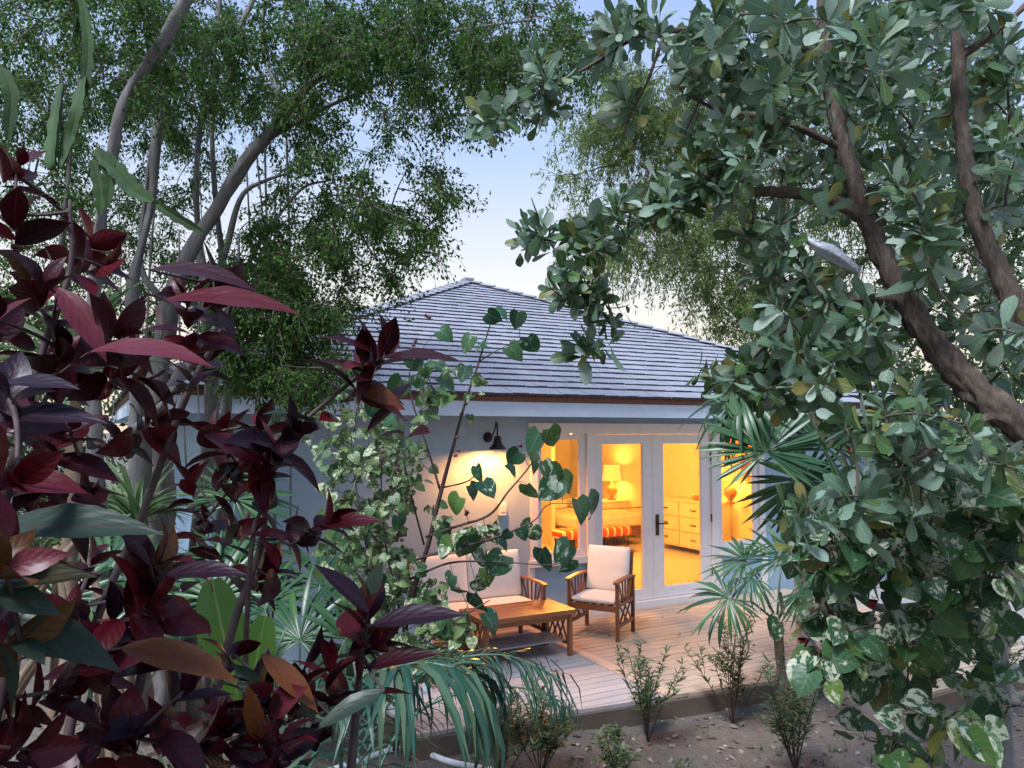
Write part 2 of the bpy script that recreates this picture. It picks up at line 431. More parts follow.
for p, q in zip(pts[:-1], pts[1:]):
    mb.beam((*p, DZ-.118), (*q, DZ-.118), .035, .17, rnd=.4)
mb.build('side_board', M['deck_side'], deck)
mb = MB()
for k in range(9): mb.box(-4.2+k*.75, -4.12+k*.75, -2.4, -.1, DZ-.2, DZ-.034)
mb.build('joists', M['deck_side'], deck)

# ================================================================ HOUSE
house = empty('bungalow', W0, TH)
tag(house, 'pale blue bungalow with a silvery shingle hip roof and glowing glass doors', 'house')
T0, T1, S1 = -5.5, 4.3, 10.2
mb = MB(); th = .16; zt = 2.262
def wb(*a): mb.box(*a)
wb(T0, -1.953, 0, th, -.3, zt); wb(1.76, T1, 0, th, -.3, zt)
wb(-1.953, 1.76, 0, th, 2.172, zt); wb(-1.953, -1.10, 0.012, th, -.3, .54); wb(.86, 1.76, 0.012, th, -.3, .46)
wb(-1.10, .86, .012, th, -.3, -.085)
wb(T0, T0+th, th, S1, -.3, zt); wb(T1-th, T1, th, S1, -.3, zt); wb(T0+th, T1-th, S1-th, S1, -.3, zt)
mb.build('wall', M['stucco'], house)
# white trim round the joinery
mb = MB(); mb.box(-1.975, 1.79, -.022, .012, 2.075, 2.172); mb.box(-1.99, 1.805, -.034, .008, 2.150, 2.182)
mb.box(-1.953, -1.856, -.018, .1, .54, 2.075); mb.box(1.664, 1.76, -.018, .1, .46, 2.075)
mb.box(-1.171, -1.065, -.018, .1, -.02, 2.075); mb.box(.803, .915, -.018, .1, -.02, 2.075)
mb.box(-1.975, -1.171, -.045, .1, .535, .612); mb.box(.915, 1.79, -.045, .1, .455, .532)
mb.box(-1.856, -1.171, -.01, .1, 2.056, 2.075); mb.box(-1.065, .803, -.01, .1, 2.052, 2.075); mb.box(.915, 1.664, -.01, .1, 2.056, 2.075)
mb.box(-1.98, -1.90, -.016, .011, -.08, .535); mb.box(1.70, 1.79, -.016, .011, -.08, .455)
mb.box(.915, .96, -.012, .011, -.08, .455); mb.box(.915, 1.70, -.012, .011, .415, .455)
mb.box(-1.171, .915, -.05, .14, -.084, -.004)
mb.build('door_surround', M['white_trim'], house)
m, nt, b = nodes_of('clear_glass')
tr = nt.nodes.new('ShaderNodeBsdfTransparent'); gl = nt.nodes.new('ShaderNodeBsdfGlossy'); gl.inputs['Roughness'].default_value = .01
tr.inputs[0].default_value = (.96, .98, .97, 1)
fr = nt.nodes.new('ShaderNodeFresnel'); fr.inputs[0].default_value = 1.5
mx = nt.nodes.new('ShaderNodeMixShader'); nt.links.new(fr.outputs[0], mx.inputs[0]); nt.links.new(tr.outputs[0], mx.inputs[1]); nt.links.new(gl.outputs[0], mx.inputs[2])
nt.links.new(mx.outputs[0], nt.nodes['Material Output'].inputs[0]); M['glass'] = m
def leaf_frame(name, t0, t1, z0, z1, gt0, gt1, gz0, gz1, sy=.015, label=None):
    mb = MB(); y0, y1 = sy, sy+.045
    mb.box(t0, gt0, y0, y1, z0, z1); mb.box(gt1, t1, y0, y1, z0, z1)
    mb.box(gt0, gt1, y0, y1, z0, gz0); mb.box(gt0, gt1, y0, y1, gz1, z1)
    e = .012                                            # glazing bead
    for a in ((gt0, gt0+e, gz0, gz1), (gt1-e, gt1, gz0, gz1), (gt0+e, gt1-e, gz0, gz0+e), (gt0+e, gt1-e, gz1-e, gz1)):
        mb.box(a[0], a[1], y0+.012, y1-.006, a[2], a[3])
    o = mb.build(name, M['white_trim'], house)
    if label: o['label'] = label
    g = MB(); g.add([(gt0, y0+.026, gz0), (gt1, y0+.026, gz0), (gt1, y0+.026, gz1), (gt0, y0+.026, gz1)], [(0, 1, 2, 3)])
    g.build('glass_pane', M['glass'], o)
    return o
leaf_frame('window', -1.853, -1.174, .615, 2.053, -1.80, -1.26, .68, 2.0, label='narrow side window left of the glass doors')
leaf_frame('window', .918, 1.661, .535, 2.053, .995, 1.575, .61, 2.0, label='side window right of the glass doors, behind the palm')
dl = leaf_frame('glass_door', -1.062, -.168, .003, 2.048, -.938, -.314, .125, 1.94)
dr = leaf_frame('glass_door', -.163, .80, .003, 2.048, .006, .642, .125, 1.94)
mb = MB(); mb.box(-.125, -.075, .004, .014, .78, 1.04); mb.tube([(-.1, .005, .93), (-.1, -.045, .93), (-.08, -.052, .93), (.02, -.052, .925)], .009, 8); mb.lathe([(.0, .012), (.014, .01), (.014, 0)], (0, 0, 0), 10, Matrix.Translation((-.1, .004, .83)) @ Matrix.Rotation(PI/2, 4, 'X'))
mb.build('handle', M['bronze'], dr)
for d_, tt in ((dl, -1.064), (dr, .801)):
    for z in (.25, .95, 1.75):
        mb = MB(); mb.tube([(tt, .004, z-.05), (tt, .004, z+.05)], .009, 8); mb.build('hinge', M['bronze'], d_)
# eaves
EZ0, EZ1, EZ2 = 2.245, 2.40, 2.475
R0, R1, RS0, RS1 = -6.1, 4.9, -.6, 10.4
def ringbeam(mb, a0, a1, b0, b1, z0, z1, w):
    mb.box(a0, a1, b0, b0+w, z0, z1); mb.box(a0, a1, b1-w, b1, z0, z1); mb.box(a0, a0+w, b0+w, b1-w, z0, z1); mb.box(a1-w, a1, b0+w, b1-w, z0, z1)
mb = MB(); ringbeam(mb, R0+.02, R1-.02, RS0+.02, RS1-.02, EZ0, EZ1, .04); mb.build('fascia', M['fascia'], house)
mb = MB(); ringbeam(mb, R0+.062, R1-.062, RS0+.062, RS1-.062, EZ0+.018, EZ0+.03, .56); mb.build('soffit', M['fascia'], house)
APT, APS, APZ = (R0+R1)/2+.15, (RS0+RS1)/2, 4.80
apex = Vector((APT, APS, APZ))
cor = [Vector((R0, RS0, EZ2)), Vector((R1, RS0, EZ2)), Vector((R1, RS1, EZ2)), Vector((R0, RS1, EZ2))]
mb = MB(); mb.box(R0+.005, R1-.005, RS0+.004, RS0+.05, EZ1+.002, EZ2); mb.box(R0+.005, R0+.05, RS0+.05, RS1-.05, EZ1+.002, EZ2); mb.box(R1-.05, R1-.005, RS0+.05, RS1-.05, EZ1+.002, EZ2); mb.box(R0+.005, R1-.005, RS1-.05, RS1-.005, EZ1+.002, EZ2)
mb.build('cedar_drip_board', M['cedar_edge'], house)
rb = MB(); rb.add([cor[0], cor[1], cor[2], cor[3], apex], [(0, 1, 4), (1, 2, 4), (2, 3, 4), (3, 0, 4)])
roof = rb.build('roof', M['shingle_under'], house)
sb = MB()
for k in range(4):
    A, B = cor[k], cor[(k+1) % 4]; E_ = (B-A); Lx = E_.length; ex = E_.normalized()
    foot = A+ex*((apex-A).dot(ex)); ev = (apex-foot); Ls = ev.length; ev.normalize(); en = ex.cross(ev).normalized()
    if en.z < 0: en = -en
    ax_ = (apex-A).dot(ex); nC = 29; h = Ls/nC
    lo = lambda v: ax_*v/Ls
    hi = lambda v: Lx-(Lx-ax_)*v/Ls
    for i in range(nC):
        v0 = i*h-(.035 if i == 0 else .0); v1 = min((i+1)*h+.02, Ls); x = lo(max(v0, 0)) - random.uniform(0, .15)
        while x < hi(max(v0, 0)):
            w = random.uniform(.10, .24) if k in (0, 3) else .5
            xa, xb = x+.003, x+w-.003; x += w
            dv = random.uniform(-.006, .006); hh = random.uniform(.027, .035)
            l0, h0, l1, h1 = lo(max(v0, 0)), hi(max(v0, 0)), lo(v1), hi(v1)
            a0, b0 = max(xa, l0), min(xb, h0); a1, b1 = min(max(xa, l1), h1), max(min(xb, h1), l1)
            if b0 <= a0: continue
            P = lambda xx, vv, zz: A+ex*xx+ev*vv+en*zz
            vs = [P(a0, v0+dv, .004), P(b0, v0+dv, .004), P(b0, v0+dv, hh), P(a0, v0+dv, hh), P(b1, v1, .010), P(a1, v1, .010)]
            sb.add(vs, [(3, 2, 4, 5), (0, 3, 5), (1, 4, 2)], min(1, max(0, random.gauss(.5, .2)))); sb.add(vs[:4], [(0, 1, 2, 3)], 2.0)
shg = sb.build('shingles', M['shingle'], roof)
hb = MB()
for c_ in cor[:2]+cor[3:]:
    d = (apex-c_); L = d.length; d.normalize(); nn = int(L/.26); side = d.cross(Vector((0, 0, 1))).normalized(); up = side.cross(d)
    if up.z < 0: up = -up
    for i in range(nn):
        p = c_+d*(i*L/nn); q = c_+d*((i+1.25)*L/nn) if i < nn-1 else apex
        for sg in (-1, 1):
            o_ = side*sg*.13
            lowo = up*-.035
            vs = [p+up*.075, p+o_+lowo+up*.065, q+o_+lowo+up*.035, q+up*.045, p+up*.045, p+o_+lowo+up*.03]
            hb.add(vs, [(0, 1, 2, 3), (0, 4, 5, 1)], random.random())
hb.box(APT-.09, APT+.09, APS-.09, APS+.09, APZ+.03, APZ+.07)
hb.build('hip_caps', M['shingle'], roof)
# roof vent pipe
vp = Vector((-4.15, .60, 0)); vz = EZ2+(vp.y-RS0)*(APZ-EZ2)/(APS-RS0)
mb = MB(); mb.lathe([(.04, -.1), (.04, .13), (.05, .13), (.05, .17), (0, .17)], (vp.x, vp.y, vz), 16); vent = mb.build('vent_pipe', M['white_plastic'], roof)
# ---------------------------------------------------------------- the room behind the glass
RT0, RT1, RSB = -2.75, 3.1, 7.0
mb = MB(); mb.box(RT0-.1, RT0, th+.002, RSB, -.05, 2.44); mb.box(RT1, RT1+.1, th+.002, RSB, -.05, 2.44); mb.box(RT0-.1, RT1+.1, RSB, RSB+.1, -.05, 2.44)
mb.box(RT0, -1.96, th+.003, th+.03, -.05, 2.44); mb.box(1.77, RT1, th+.003, th+.03, -.05, 2.44); mb.box(-1.96, 1.77, th+.003, th+.03, 2.2, 2.44)
# stub partition with a doorway seen through the left leaf
mb.box(1.02, 1.10, 4.4, 5.2, -.03, 2.44)
mb.build('room_wall', M['plaster'], house)
mb = MB(); mb.box(RT0, RT1, th+.031, RSB, -.05, -.004); mb.build('room_floor', M['room_floor'], house)
mb = MB(); mb.box(RT0-.1, RT1+.1, th+.001, RSB+.1, 2.442, 2.5); mb.build('room_ceiling', M['cream_paint'], house)
mb = MB()
for a in ((RT1-.02, RT1-.002, .2, 6.9),): mb.box(a[0], a[1], a[2], a[3], 0, .12)
for t in (-2.0, -.9, 0.2, 1.3, 2.4): mb.box(t, t+.06, RSB-.025, RSB-.002, .12, 2.42)
mb.box(RT0, RT1, RSB-.03, RSB-.003, 0, .12); mb.build('skirting', M['cream_paint'], house)
def inroom(name, px, py, Y, z=0): return at(px, py, Y)
# bed, bench, bedside table with lamp, dresser
def place(name, t, s, z=0.0, rz=0.0): return empty(name, WD(t, s, z), TH+rz)
def loc_of(p): d = np.array(p)-W0; return float(d@U), float(d@N)
bt, bs = loc_of(at(595, 540, 14.6)); 
bed = place('bed', bt, bs+.3); tag(bed, 'wide bed with pale linen and wooden foot rail inside the lit room', 'bed')
mb = MB(); mb.box(-.8, .8, -.9, .95, .18, .34); 
for sx in (-.76, .76):
    for sy in (-.86, .9): mb.box(sx-.03, sx+.03, sy-.03, sy+.03, 0, .18)
mb.build('bed_frame', M['teak'], bed)
mb = MB(); mb.box(-.79, .79, -.92, .93, .342, .56, bev=.06); mb.build('mattress', M['bedlinen'], bed)
mb = MB()
for sx in (-.4, .4): mb.box(sx-.33, sx+.33, .5, .9, .565, .74, bev=.08)
mb.build('pillow', M['bedlinen'], bed)
mb = MB(); mb.tube(curve_pts([(-.82, -.97, 0), (-.82, -.97, .5), (-.76, -.97, .66), (-.6, -.97, .69), (.6, -.97, .69), (.76, -.97, .66), (.82, -.97, .5), (.82, -.97, 0)], 4), .014, 8); mb.build('foot_rail', M['brass'], bed)
qt, qs = loc_of(at(592, 545, 13.2))
bench = place('bench', qt, qs); tag(bench, 'padded bench with orange and cream stripes on thin legs at the foot of the bed', 'bench')
mb = MB(); mb.box(-.7, -.02, -.22, .22, .30, .46, bev=.075); mb.box(.02, .7, -.22, .22, .30, .46, bev=.075); mb.build('seat', M['orange_cloth'], bench)
for sx in (-.6, -.1, .1, .6):
    mb = MB()
    for sy in (-.15, .15):
        mb.tube([(sx-.05, sy, .3), (sx-.004, sy*1.1, .004), (sx+.004, sy*1.1, .004), (sx+.05, sy, .3)], .007, 6)
        mb.build('leg', M['dark_metal'], bench); mb = MB()
nt_, ns_ = loc_of(at(612, 505, 15.6))
ns = place('bedside_table', nt_, ns_); tag(ns, 'cream bedside table with a drawer, under the glowing lamp', 'bedside table')
mb = MB(); mb.box(-.38, .38, -.22, .22, .28, .68); mb.box(-.40, .40, -.24, .24, .682, .71)
mb.build('cabinet', M['cream_paint'], ns)
mb = MB(); mb.box(-.34, .34, -.236, -.222, .48, .65); dw = mb.build('drawer', M['cream_paint'], ns)
mb = MB(); mb.tube([(-.06, -.255, .565), (.06, -.255, .565)], .012, 6); mb.build('drawer_pull', M['bronze'], dw)
for sx in (-.33, .33):
    for sy in (-.18, .18):
        mb = MB(); mb.box(sx-.02, sx+.02, sy-.02, sy+.02, 0, .279); mb.build('leg', M['cream_paint'], ns)
def lamp(t, s, z, label):
    l = place('table_lamp', t, s, z); tag(l, label, 'lamp')
    mb = MB(); mb.lathe([(0, 0), (.075, 0), (.08, .02), (.03, .04), (.05, .07), (.105, .15), (.11, .20), (.08, .27), (.03, .31), (.018, .36), (.018, .42), (0, .42)], sides=20); mb.build('base', M['ceramic'], l)
    mb = MB(); mb.lathe([(.20, .38), (.155, .68)], sides=28); mb.build('lamp_shade', M['shade'], l)
    return l
lamp(nt_+.0, ns_, .712, 'table lamp with lit drum shade on the bedside table behind the bed')
# dresser along the right-hand room wall
dr_ = place('dresser', 2.84, 2.75); tag(dr_, 'cream chest of six drawers with bronze pulls along the room wall', 'dresser')
mb = MB(); mb.box(-.22, .24, -.75, .75, .09, .87); mb.box(-.24, .25, -.78, .78, .872, .90)
for sy in (-.7, .7): mb.box(-.2, -.14, sy-.03, sy+.03, 0, .09); mb.box(.14, .2, sy-.03, sy+.03, 0, .09)
mb.build('carcass', M['cream_paint'], dr_)
for i in range(3):
    for j in range(2):
        mb = MB(); y0 = -.72+j*.73; z0 = .12+i*.25
        mb.box(-.240, -.222, y0, y0+.70, z0, z0+.235, rnd=.2); d_ = mb.build('drawer', M['cream_paint'], dr_)
        mb = MB(); mb.tube([(-.242, y0+.29, z0+.12), (-.27, y0+.30, z0+.12), (-.27, y0+.40, z0+.12), (-.242, y0+.41, z0+.12)], .009, 6); mb.build('drawer_pull', M['bronze'], d_)
rk = place('bowl_of_shells', 2.84, 2.5, .902); tag(rk, 'low brown bowl of shells on top of the dresser', 'bowl')
mb = MB(); mb.lathe([(0, 0), (.07, 0), (.15, .045), (.145, .05), (.06, .012), (0, .012)]); mb.build('bowl', M['ceramic'], rk)
mb = MB()
for k in range(7): mb.lathe([(0, -.03), (.028, -.012), (.03, .01), (0, .03)], (random.uniform(-.08, .08), random.uniform(-.08, .08), .06), 8)
mb.build('shells', M['ceramic'], rk)
pc = place('painting', 3.07, 1.75, 1.72); tag(pc, 'bright orange canvas hanging on the room wall above the dresser', 'painting')
mb = MB(); mb.box(-.01, .028, -.26, .26, -.32, .32); mb.build('canvas', M['pot_orange'], pc)
lamp(2.84, 1.75, .902, 'table lamp with lit drum shade at the near end of the dresser')
# pendant seen through the top of the narrow window
pt, ps = loc_of(at(571, 440, 12.4))
pd = place('ceiling_lamp', pt, ps, 2.44); tag(pd, 'small lit ceiling lamp seen through the top of the narrow window', 'lamp')
mb = MB(); mb.lathe([(0, 0), (.05, 0), (.05, -.02), (.008, -.03), (.008, -.2)]); mb.build('stem', M['brass'], pd)
mb = MB(); mb.lathe([(.05, -.2), (.15, -.25), (.17, -.32), (.12, -.38), (0, -.40)]); mb.build('shade', M['shade'], pd)
def light(name, loc, e, col, r=.12, typ='POINT', **k):
    l = bpy.data.lights.new(name, typ); l.energy = e; l.color = col
    if typ == 'POINT': l.shadow_soft_size = r
    for a_, b_ in k.items(): setattr(l, a_, b_)
    o = bpy.data.objects.new(name, l); COL.objects.link(o); o.location = Vector([float(c) for c in loc]); return o
WARM = (1.0, .445, .08)
LI = 1.9
light('bedside_lamp_glow', WD(nt_, ns_, 1.25), 9*LI, WARM, .15)
light('dresser_lamp_glow', WD(2.84, 1.75, 1.42), 8*LI, WARM, .15)
light('ceiling_lamp_glow', WD(pt, ps, 1.98), 34*LI, WARM, .18)
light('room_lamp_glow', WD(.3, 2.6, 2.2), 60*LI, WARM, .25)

# ---------------------------------------------------------------- things on the outside wall
sc_ = empty('wall_sconce', WD(-2.5, 0, 2.02), TH); tag(sc_, 'black gooseneck wall lamp throwing a warm arc of light beside the window', 'wall lamp')
mb = MB(); RX = Matrix.Rotation(PI/2, 4, 'X'); mb.lathe([(0, .03), (.05, .028), (.058, .012), (.058, 0.002)], (0, 0, 0), 18, RX); mb.build('wall_plate', M['dark_metal'], sc_)
mb = MB(); mb.tube(curve_pts([(.0, -.02, 0), (.02, -.09, .03), (.02, -.15, .12), (0, -.20, .17), (-.02, -.27, .13), (-.02, -.28, .0)], 5), .009, 8); mb.build('gooseneck', M['dark_metal'], sc_)
mb = MB(); mb.lathe([(.012, .02), (.035, .01), (.045, -.05), (.052, -.07), (.10, -.125), (.098, -.128), (.048, -.07)], (-.02, -.28, 0), 20); mb.build('lamp_shade', M['dark_metal'], sc_)
mb = MB(); mb.lathe([(0, -.02), (.018, -.03), (.02, -.055), (.012, -.07), (0, -.073)], (-.02, -.28, 0), 12); mb.build('bulb', emis('lit_bulb', (1, .6, .2), 6), sc_)
light('sconce_glow', WD(-2.52, -.28, 2.02-.092), 52.0, (1.0, .33, .065), .03)
bx = empty('door_bell_box', WD(-2.33, 0, 1.22), TH); tag(bx, 'small pale box fixed to the wall below the black wall lamp', 'box')
mb = MB(); mb.box(-.045, .045, -.06, -.002, -.075, .075, bev=.01); mb.build('housing', M['white_plastic'], bx)
mb = MB(); mb.box(-.03, .03, -.066, -.0605, -.03, .05); mb.build('cover', M['white_trim'], bx)
# slatted screen on the left of the deck
fs = empty('slatted_screen', WD(-3.85, -.9, DZ), TH); tag(fs, 'low white slatted screen at the left side of the deck', 'fence')
mb = MB()
for k in range(14): mb.box(-.012, .012, -.62+k*.095, -.55+k*.095, .06, .70)
mb.build('slats', M['fascia'], fs)
mb = MB(); mb.box(-.03, .03, -.66, .72, .70, .74); mb.box(-.028, -.0125, -.64, .70, .12, .17); mb.box(-.03, .03, -.70, -.63, 0, .76); mb.box(-.03, .03, .70, .77, 0, .76)
mb.build('rails', M['fascia'], fs)

# ================================================================ FURNITURE
def side_panel(root, x, y0, y1, zt, w=.035):
    """lattice side: posts, curved arm, low rail, crossing slats; each a part"""
    for y in (y0, y1):
        mb = MB(); mb.box(x-w/2, x+w/2, y-w/2, y+w/2, 0, zt-.012); mb.build('leg', M['teak_z'], root)
    mb = MB(); P = [(x, y0-.05, zt-.004), (x, y0+.05, zt+.008), (x, (y0+y1)/2, zt+.012), (x, y1-.03, zt+.004), (x, y1+.02, zt-.01)]
    C_ = curve_pts(P, 4)
    for p, q in zip(C_[:-1], C_[1:]): mb.beam(p, q, .055, .022, rnd=.3)
    mb.build('armrest', M['teak'], root)
    mb = MB(); mb.box(x-.012, x+.012, y0+w/2, y1-w/2, .13, .165); mb.box(x-.012, x+.012, y0+w/2, y1-w/2, .345, .375)
    a, b_ = y0+w/2, y1-w/2; D = b_-a
    for f0, f1 in ((.12, .55), (.40, .88), (.88, .45), (.60, .12)): mb.beam((x, a+D*f0, .165), (x, a+D*f1, .345), .012, .016, up=(1, 0, 0))
    for f0, f1 in ((.30, .06), (.36, .30), (.5, .5), (.64, .70), (.70, .94)): mb.beam((x, a+D*f0, .375), (x, a+D*f1, zt-.008), .012, .016, up=(1, 0, 0))
    mb.build('lattice', M['teak_z'], root)
def cushion(mb, x0, x1, y0, y1, z0, z1, M4=None, r=.03):
    """stuffed cushion: two swelling faces meeting in a seam, thin along its shortest side"""
    c = Vector(((x0+x1)/2, (y0+y1)/2, (z0+z1)/2)); h = [(x1-x0)/2, (y1-y0)/2, (z1-z0)/2]; k = h.index(min(h)); i, j = [q for q in range(3) if q != k]
    n = 22; vs = []; fs = []; sd = random.random()*50
    g = [math.sin(PI/2*(-1+2*t/n)) for t in range(n+1)]
    for sg in (-1, 1):
        o = len(vs)
        for a in g:
            for b_ in g:
                th_ = (max(0, 1-abs(a)**7)**.42)*(max(0, 1-abs(b_)**7)**.42); puff = 1+.22*(1-a*a)*(1-b_*b_)
                w_ = noise.noise(Vector((a*2.2, b_*2.2, sd+sg)))*.10
                v = [0, 0, 0]; v[i] = h[i]*a*(1-.015*(1-b_*b_)*0); v[j] = h[j]*b_; v[k] = sg*h[k]*(th_*(.88*puff+w_)+.03)
                v = c+Vector(v); vs.append((M4 @ v) if M4 is not None else v)
        for p in range(n):
            for q in range(n):
                f_ = (o+p*(n+1)+q, o+(p+1)*(n+1)+q, o+(p+1)*(n+1)+q+1, o+p*(n+1)+q+1); fs.append(f_ if sg > 0 else f_[::-1])
    m_ = (n+1)**2; ring = [p*(n+1) for p in range(n+1)]+[n*(n+1)+q for q in range(1, n+1)]+[p*(n+1)+n for p in range(n-1, -1, -1)]+[q for q in range(n-1, 0, -1)]
    for p in range(len(ring)):
        a, b_ = ring[p], ring[(p+1) % len(ring)]; fs.append((a, b_, b_+m_, a+m_))
    mb.add(vs, fs, smooth=True)
def seat_thing(name, loc, rz, wdt, label, cat, ncush):
    root = empty(name, loc, rz); tag(root, label, cat)
    hx = wdt/2; y0, y1 = -.24, .24
    for sx in (-1, 1): side_panel(root, sx*hx, y0, y1, .60)
    mb = MB(); mb.beam((-hx+.018, y0, .325), (hx-.018, y0, .325), .022, .06); mb.beam((-hx+.018, y1, .325), (hx-.018, y1, .325), .022, .06)
    for k in range(int(wdt/.09)): 
        x = -hx+.05+k*.09; mb.box(x, x+.05, y0+.012, y1-.012, .338, .352)
    mb.build('seat_frame', M['teak'], root)
    tilt = Matrix.Translation((0, y1-.03, .36)) @ Matrix.Rotation(-math.radians(10), 4, 'X')
    mb = MB()
    for sx in (-1, 1): mb.box(sx*(hx-.03)-.016, sx*(hx-.03)+.016, .0, .03, -.04, .50, M4=tilt)
    for k in range(int(wdt/.08)):
        x = -hx+.06+k*.08
        if x < hx-.06: mb.box(x, x+.035, .005, .02, 0, .47, M4=tilt)
    mb.box(-hx+.014, hx-.014, .004, .026, .47, .51, M4=tilt)
    mb.build('back_frame', M['teak_z'], root)
    w = (2*hx-.05)/ncush
    for k in range(ncush):
        xa = -hx+.025+k*w
        mb = MB(); cushion(mb, xa+.003, xa+w-.003, y0-.015, y1-.04, .355, .435); mb.build('seat_cushion', M['cushion'], root)
        mb = MB(); cushion(mb, xa+.003, xa+w-.003, -.10, -.004, .06, .535, tilt); mb.build('back_cushion', M['cushion'], root)
    return root
cl = [G(618, 642.3, DZ), G(630.7, 631.6, DZ), G(572, 635.5, DZ), G(586.8, 624.7, DZ)]
seat_thing('armchair', sum(cl)/4, math.radians(-28), .54, 'wooden armchair with white cushions beside the glass doors', 'armchair', 1)
seat_thing('garden_sofa', WD(-2.93, -.60, DZ), TH, 1.30, 'wooden two seat sofa with white cushions against the wall', 'sofa', 2)
tp = G(570, 656, DZ); tl, ts_ = loc_of(tp)
tb = empty('coffee_table', WD(tl-.45, ts_+.23, DZ), TH); tag(tb, 'low slatted wooden coffee table with lattice ends in front of the sofa', 'table')
mb = MB()
for k in range(9): mb.box(-.47, .47, -.235+k*.0525, -.190+k*.0525, .425, .447)
mb.box(-.475, -.435, -.25, .25, .405, .424); mb.box(.435, .475, -.25, .25, .405, .424)
mb.box(-.50, -.472, -.27, .27, .405, .449); mb.box(.472, .50, -.27, .27, .405, .449); mb.box(-.471, .471, -.27, -.242, .405, .449); mb.box(-.471, .471, .242, .27, .405, .449)
mb.build('table_top', M['teak'], tb)
for sx in (-.455, .455):
    for sy in (-.22, .22):
        mb = MB(); mb.box(sx-.02, sx+.02, sy-.02, sy+.02, 0, .404); mb.build('leg', M['teak_z'], tb)
    mb = MB(); mb.box(sx-.012, sx+.012, -.2, .2, .10, .135)
    for a_, b_ in ((-.17, -.02), (-.02, -.17), (-.09, .09), (.09, -.09), (.02, .17), (.17, .02)): mb.beam((sx, a_, .135), (sx, b_, .404), .012, .016, up=(1, 0, 0))
    mb.build('lattice', M['teak_z'], tb)
mb = MB(); mb.box(-.44, .44, -.03, .03, .10, .13); mb.beam((-.435, -.222, .375), (.435, -.222, .375), .02, .05); mb.beam((-.435, .222, .375), (.435, .222, .375), .02, .05); mb.build('stretcher', M['teak'], tb)
mb = MB(); mb.box(-.44, .44, -.16, .18, .1305, .145); mb.build('lower_shelf', M['deck_grey'], tb)
# white hose on the soil, bottom left
mb = MB(); P = [G(318, 775, GZ+.02), G(350, 764, GZ+.02), G(385, 752, GZ+.02), G(412, 748, GZ+.02), G(450, 762, GZ+.02), G(500, 772, GZ+.02)]
ho = mb.tube(curve_pts(P, 6), .022, 10); ho = mb.build('water_pipe', M['white_plastic']); tag(ho, 'white plastic pipe lying on the soil below the drooping palm frond', 'pipe')
# stones and leaf litter
st = MB(); k = 0
for _ in range(420):
    x, y = random.uniform(-4, 6), random.uniform(3.2, 7.4); l = loc_of((x, y, 0))
    if l[1] > -2.5 and l[0] > -4.5 and l[0] < 2.3: continue
    if l[1] > -3.75 and -.4 < l[0] < 2.3: continue
    r_ = random.choice((.006, .008, .012, .02)); z = ground_z(x, y)
    st.lathe([(0, -r_*.5), (r_, -r_*.2), (r_*.9, r_*.3), (0, r_*.55)], (x, y, z+r_*.2), 5)
tag(st.build('gravel', M['rock']), 'pale pebbles scattered over the bare soil', 'gravel', kind='stuff')
lt = Leaves(ROW_ACAL)
xy = RG.uniform([-4, 3.0], [6, 7.2], (2600, 2)); keep = []
for x, y in xy:
    l = loc_of((x, y, 0))
    if (l[1] > -2.55 and -4.5 < l[0] < 2.3) or (l[1] > -3.75 and -.4 < l[0] < 2.3): continue
    keep.append((x, y, ground_z(x, y)+.012))
keep = np.array(keep); lt.add(keep, norm(RG.normal(0, 1, (len(keep), 3))*[1, 1, .15]), norm(RG.normal(0, .35, (len(keep), 3))+[0, 0, 1]), RG.uniform(.025, .07, len(keep)), bend=RG.normal(.5, .6, len(keep)))
M['litter'] = leaf_mat('dry_leaf', [(0, (.13, .085, .06)), (.5, (.24, .19, .15)), (1, (.36, .31, .27))], (.3, .25, .2), .3, .1, .8)
tag(lt.build('leaf_litter', M['litter']), 'dry fallen leaves lying on the bare soil', 'leaf litter', kind='stuff')

lt = Leaves(ROW_ACAL); dk = []
for _ in range(70):
    t, s_ = random.uniform(-4.1, 1.9), random.uniform(-2.4, -.3)
    p = WD(t, s_, DZ+.006); dk.append(p)
dk = np.array(dk); lt.add(dk, norm(RG.normal(0, 1, (len(dk), 3))*[1, 1, .05]), norm(RG.normal(0, .15, (len(dk), 3))+[0, 0, 1]), RG.uniform(.025, .06, len(dk)), bend=RG.normal(.5, .3, len(dk)))
tag(lt.build('fallen_leaves', M['litter']), 'few dry leaves fallen on the timber deck', 'fallen leaves', kind='stuff')
# ================================================================ VEGETATION
M['fig_leaf'] = leaf_mat('fig_leaf', [(0, (.024, .07, .015)), (.5, (.052, .135, .027)), (1, (.13, .24, .045))], (.15, .25, .08), .3, .48, .6, sidev=0, spec=.2)
M['feather_leaf'] = leaf_mat('feathery_leaf', [(0, (.12, .20, .05)), (.6, (.19, .29, .08)), (1, (.30, .38, .14))], (.2, .3, .1), .0, .55, .7, sidev=0, spec=.2)
M['back_leaf'] = leaf_mat('background_leaf', [(0, (.04, .085, .035)), (.6, (.08, .14, .05)), (1, (.14, .2, .08))], (.2, .3, .1), .0, .35, .6, sidev=0, spec=.2)
M['silver_leaf'] = leaf_mat('silvery_leaf', [(0, (.04, .09, .022)), (.18, (.09, .18, .05)), (.4, (.10, .19, .11)), (.65, (.19, .31, .21)), (.9, (.40, .51, .42)), (.95, (.17, .22, .05)), (1, (.30, .26, .07))], (.36, .44, .36), .4, .28, .42, sidev=7, spec=.5, mottle=(.10, .13, .07))
M['hib_leaf'] = leaf_mat('variegated_leaf', [(0, (.03, .09, .035)), (.5, (.055, .15, .055)), (.85, (.10, .22, .05)), (.95, (.20, .26, .05)), (1, (.2, .05, .03))], (.25, .34, .2), .35, .3, .4, variegated=(.52, .56, .40), vthr=.575, sidev=5)
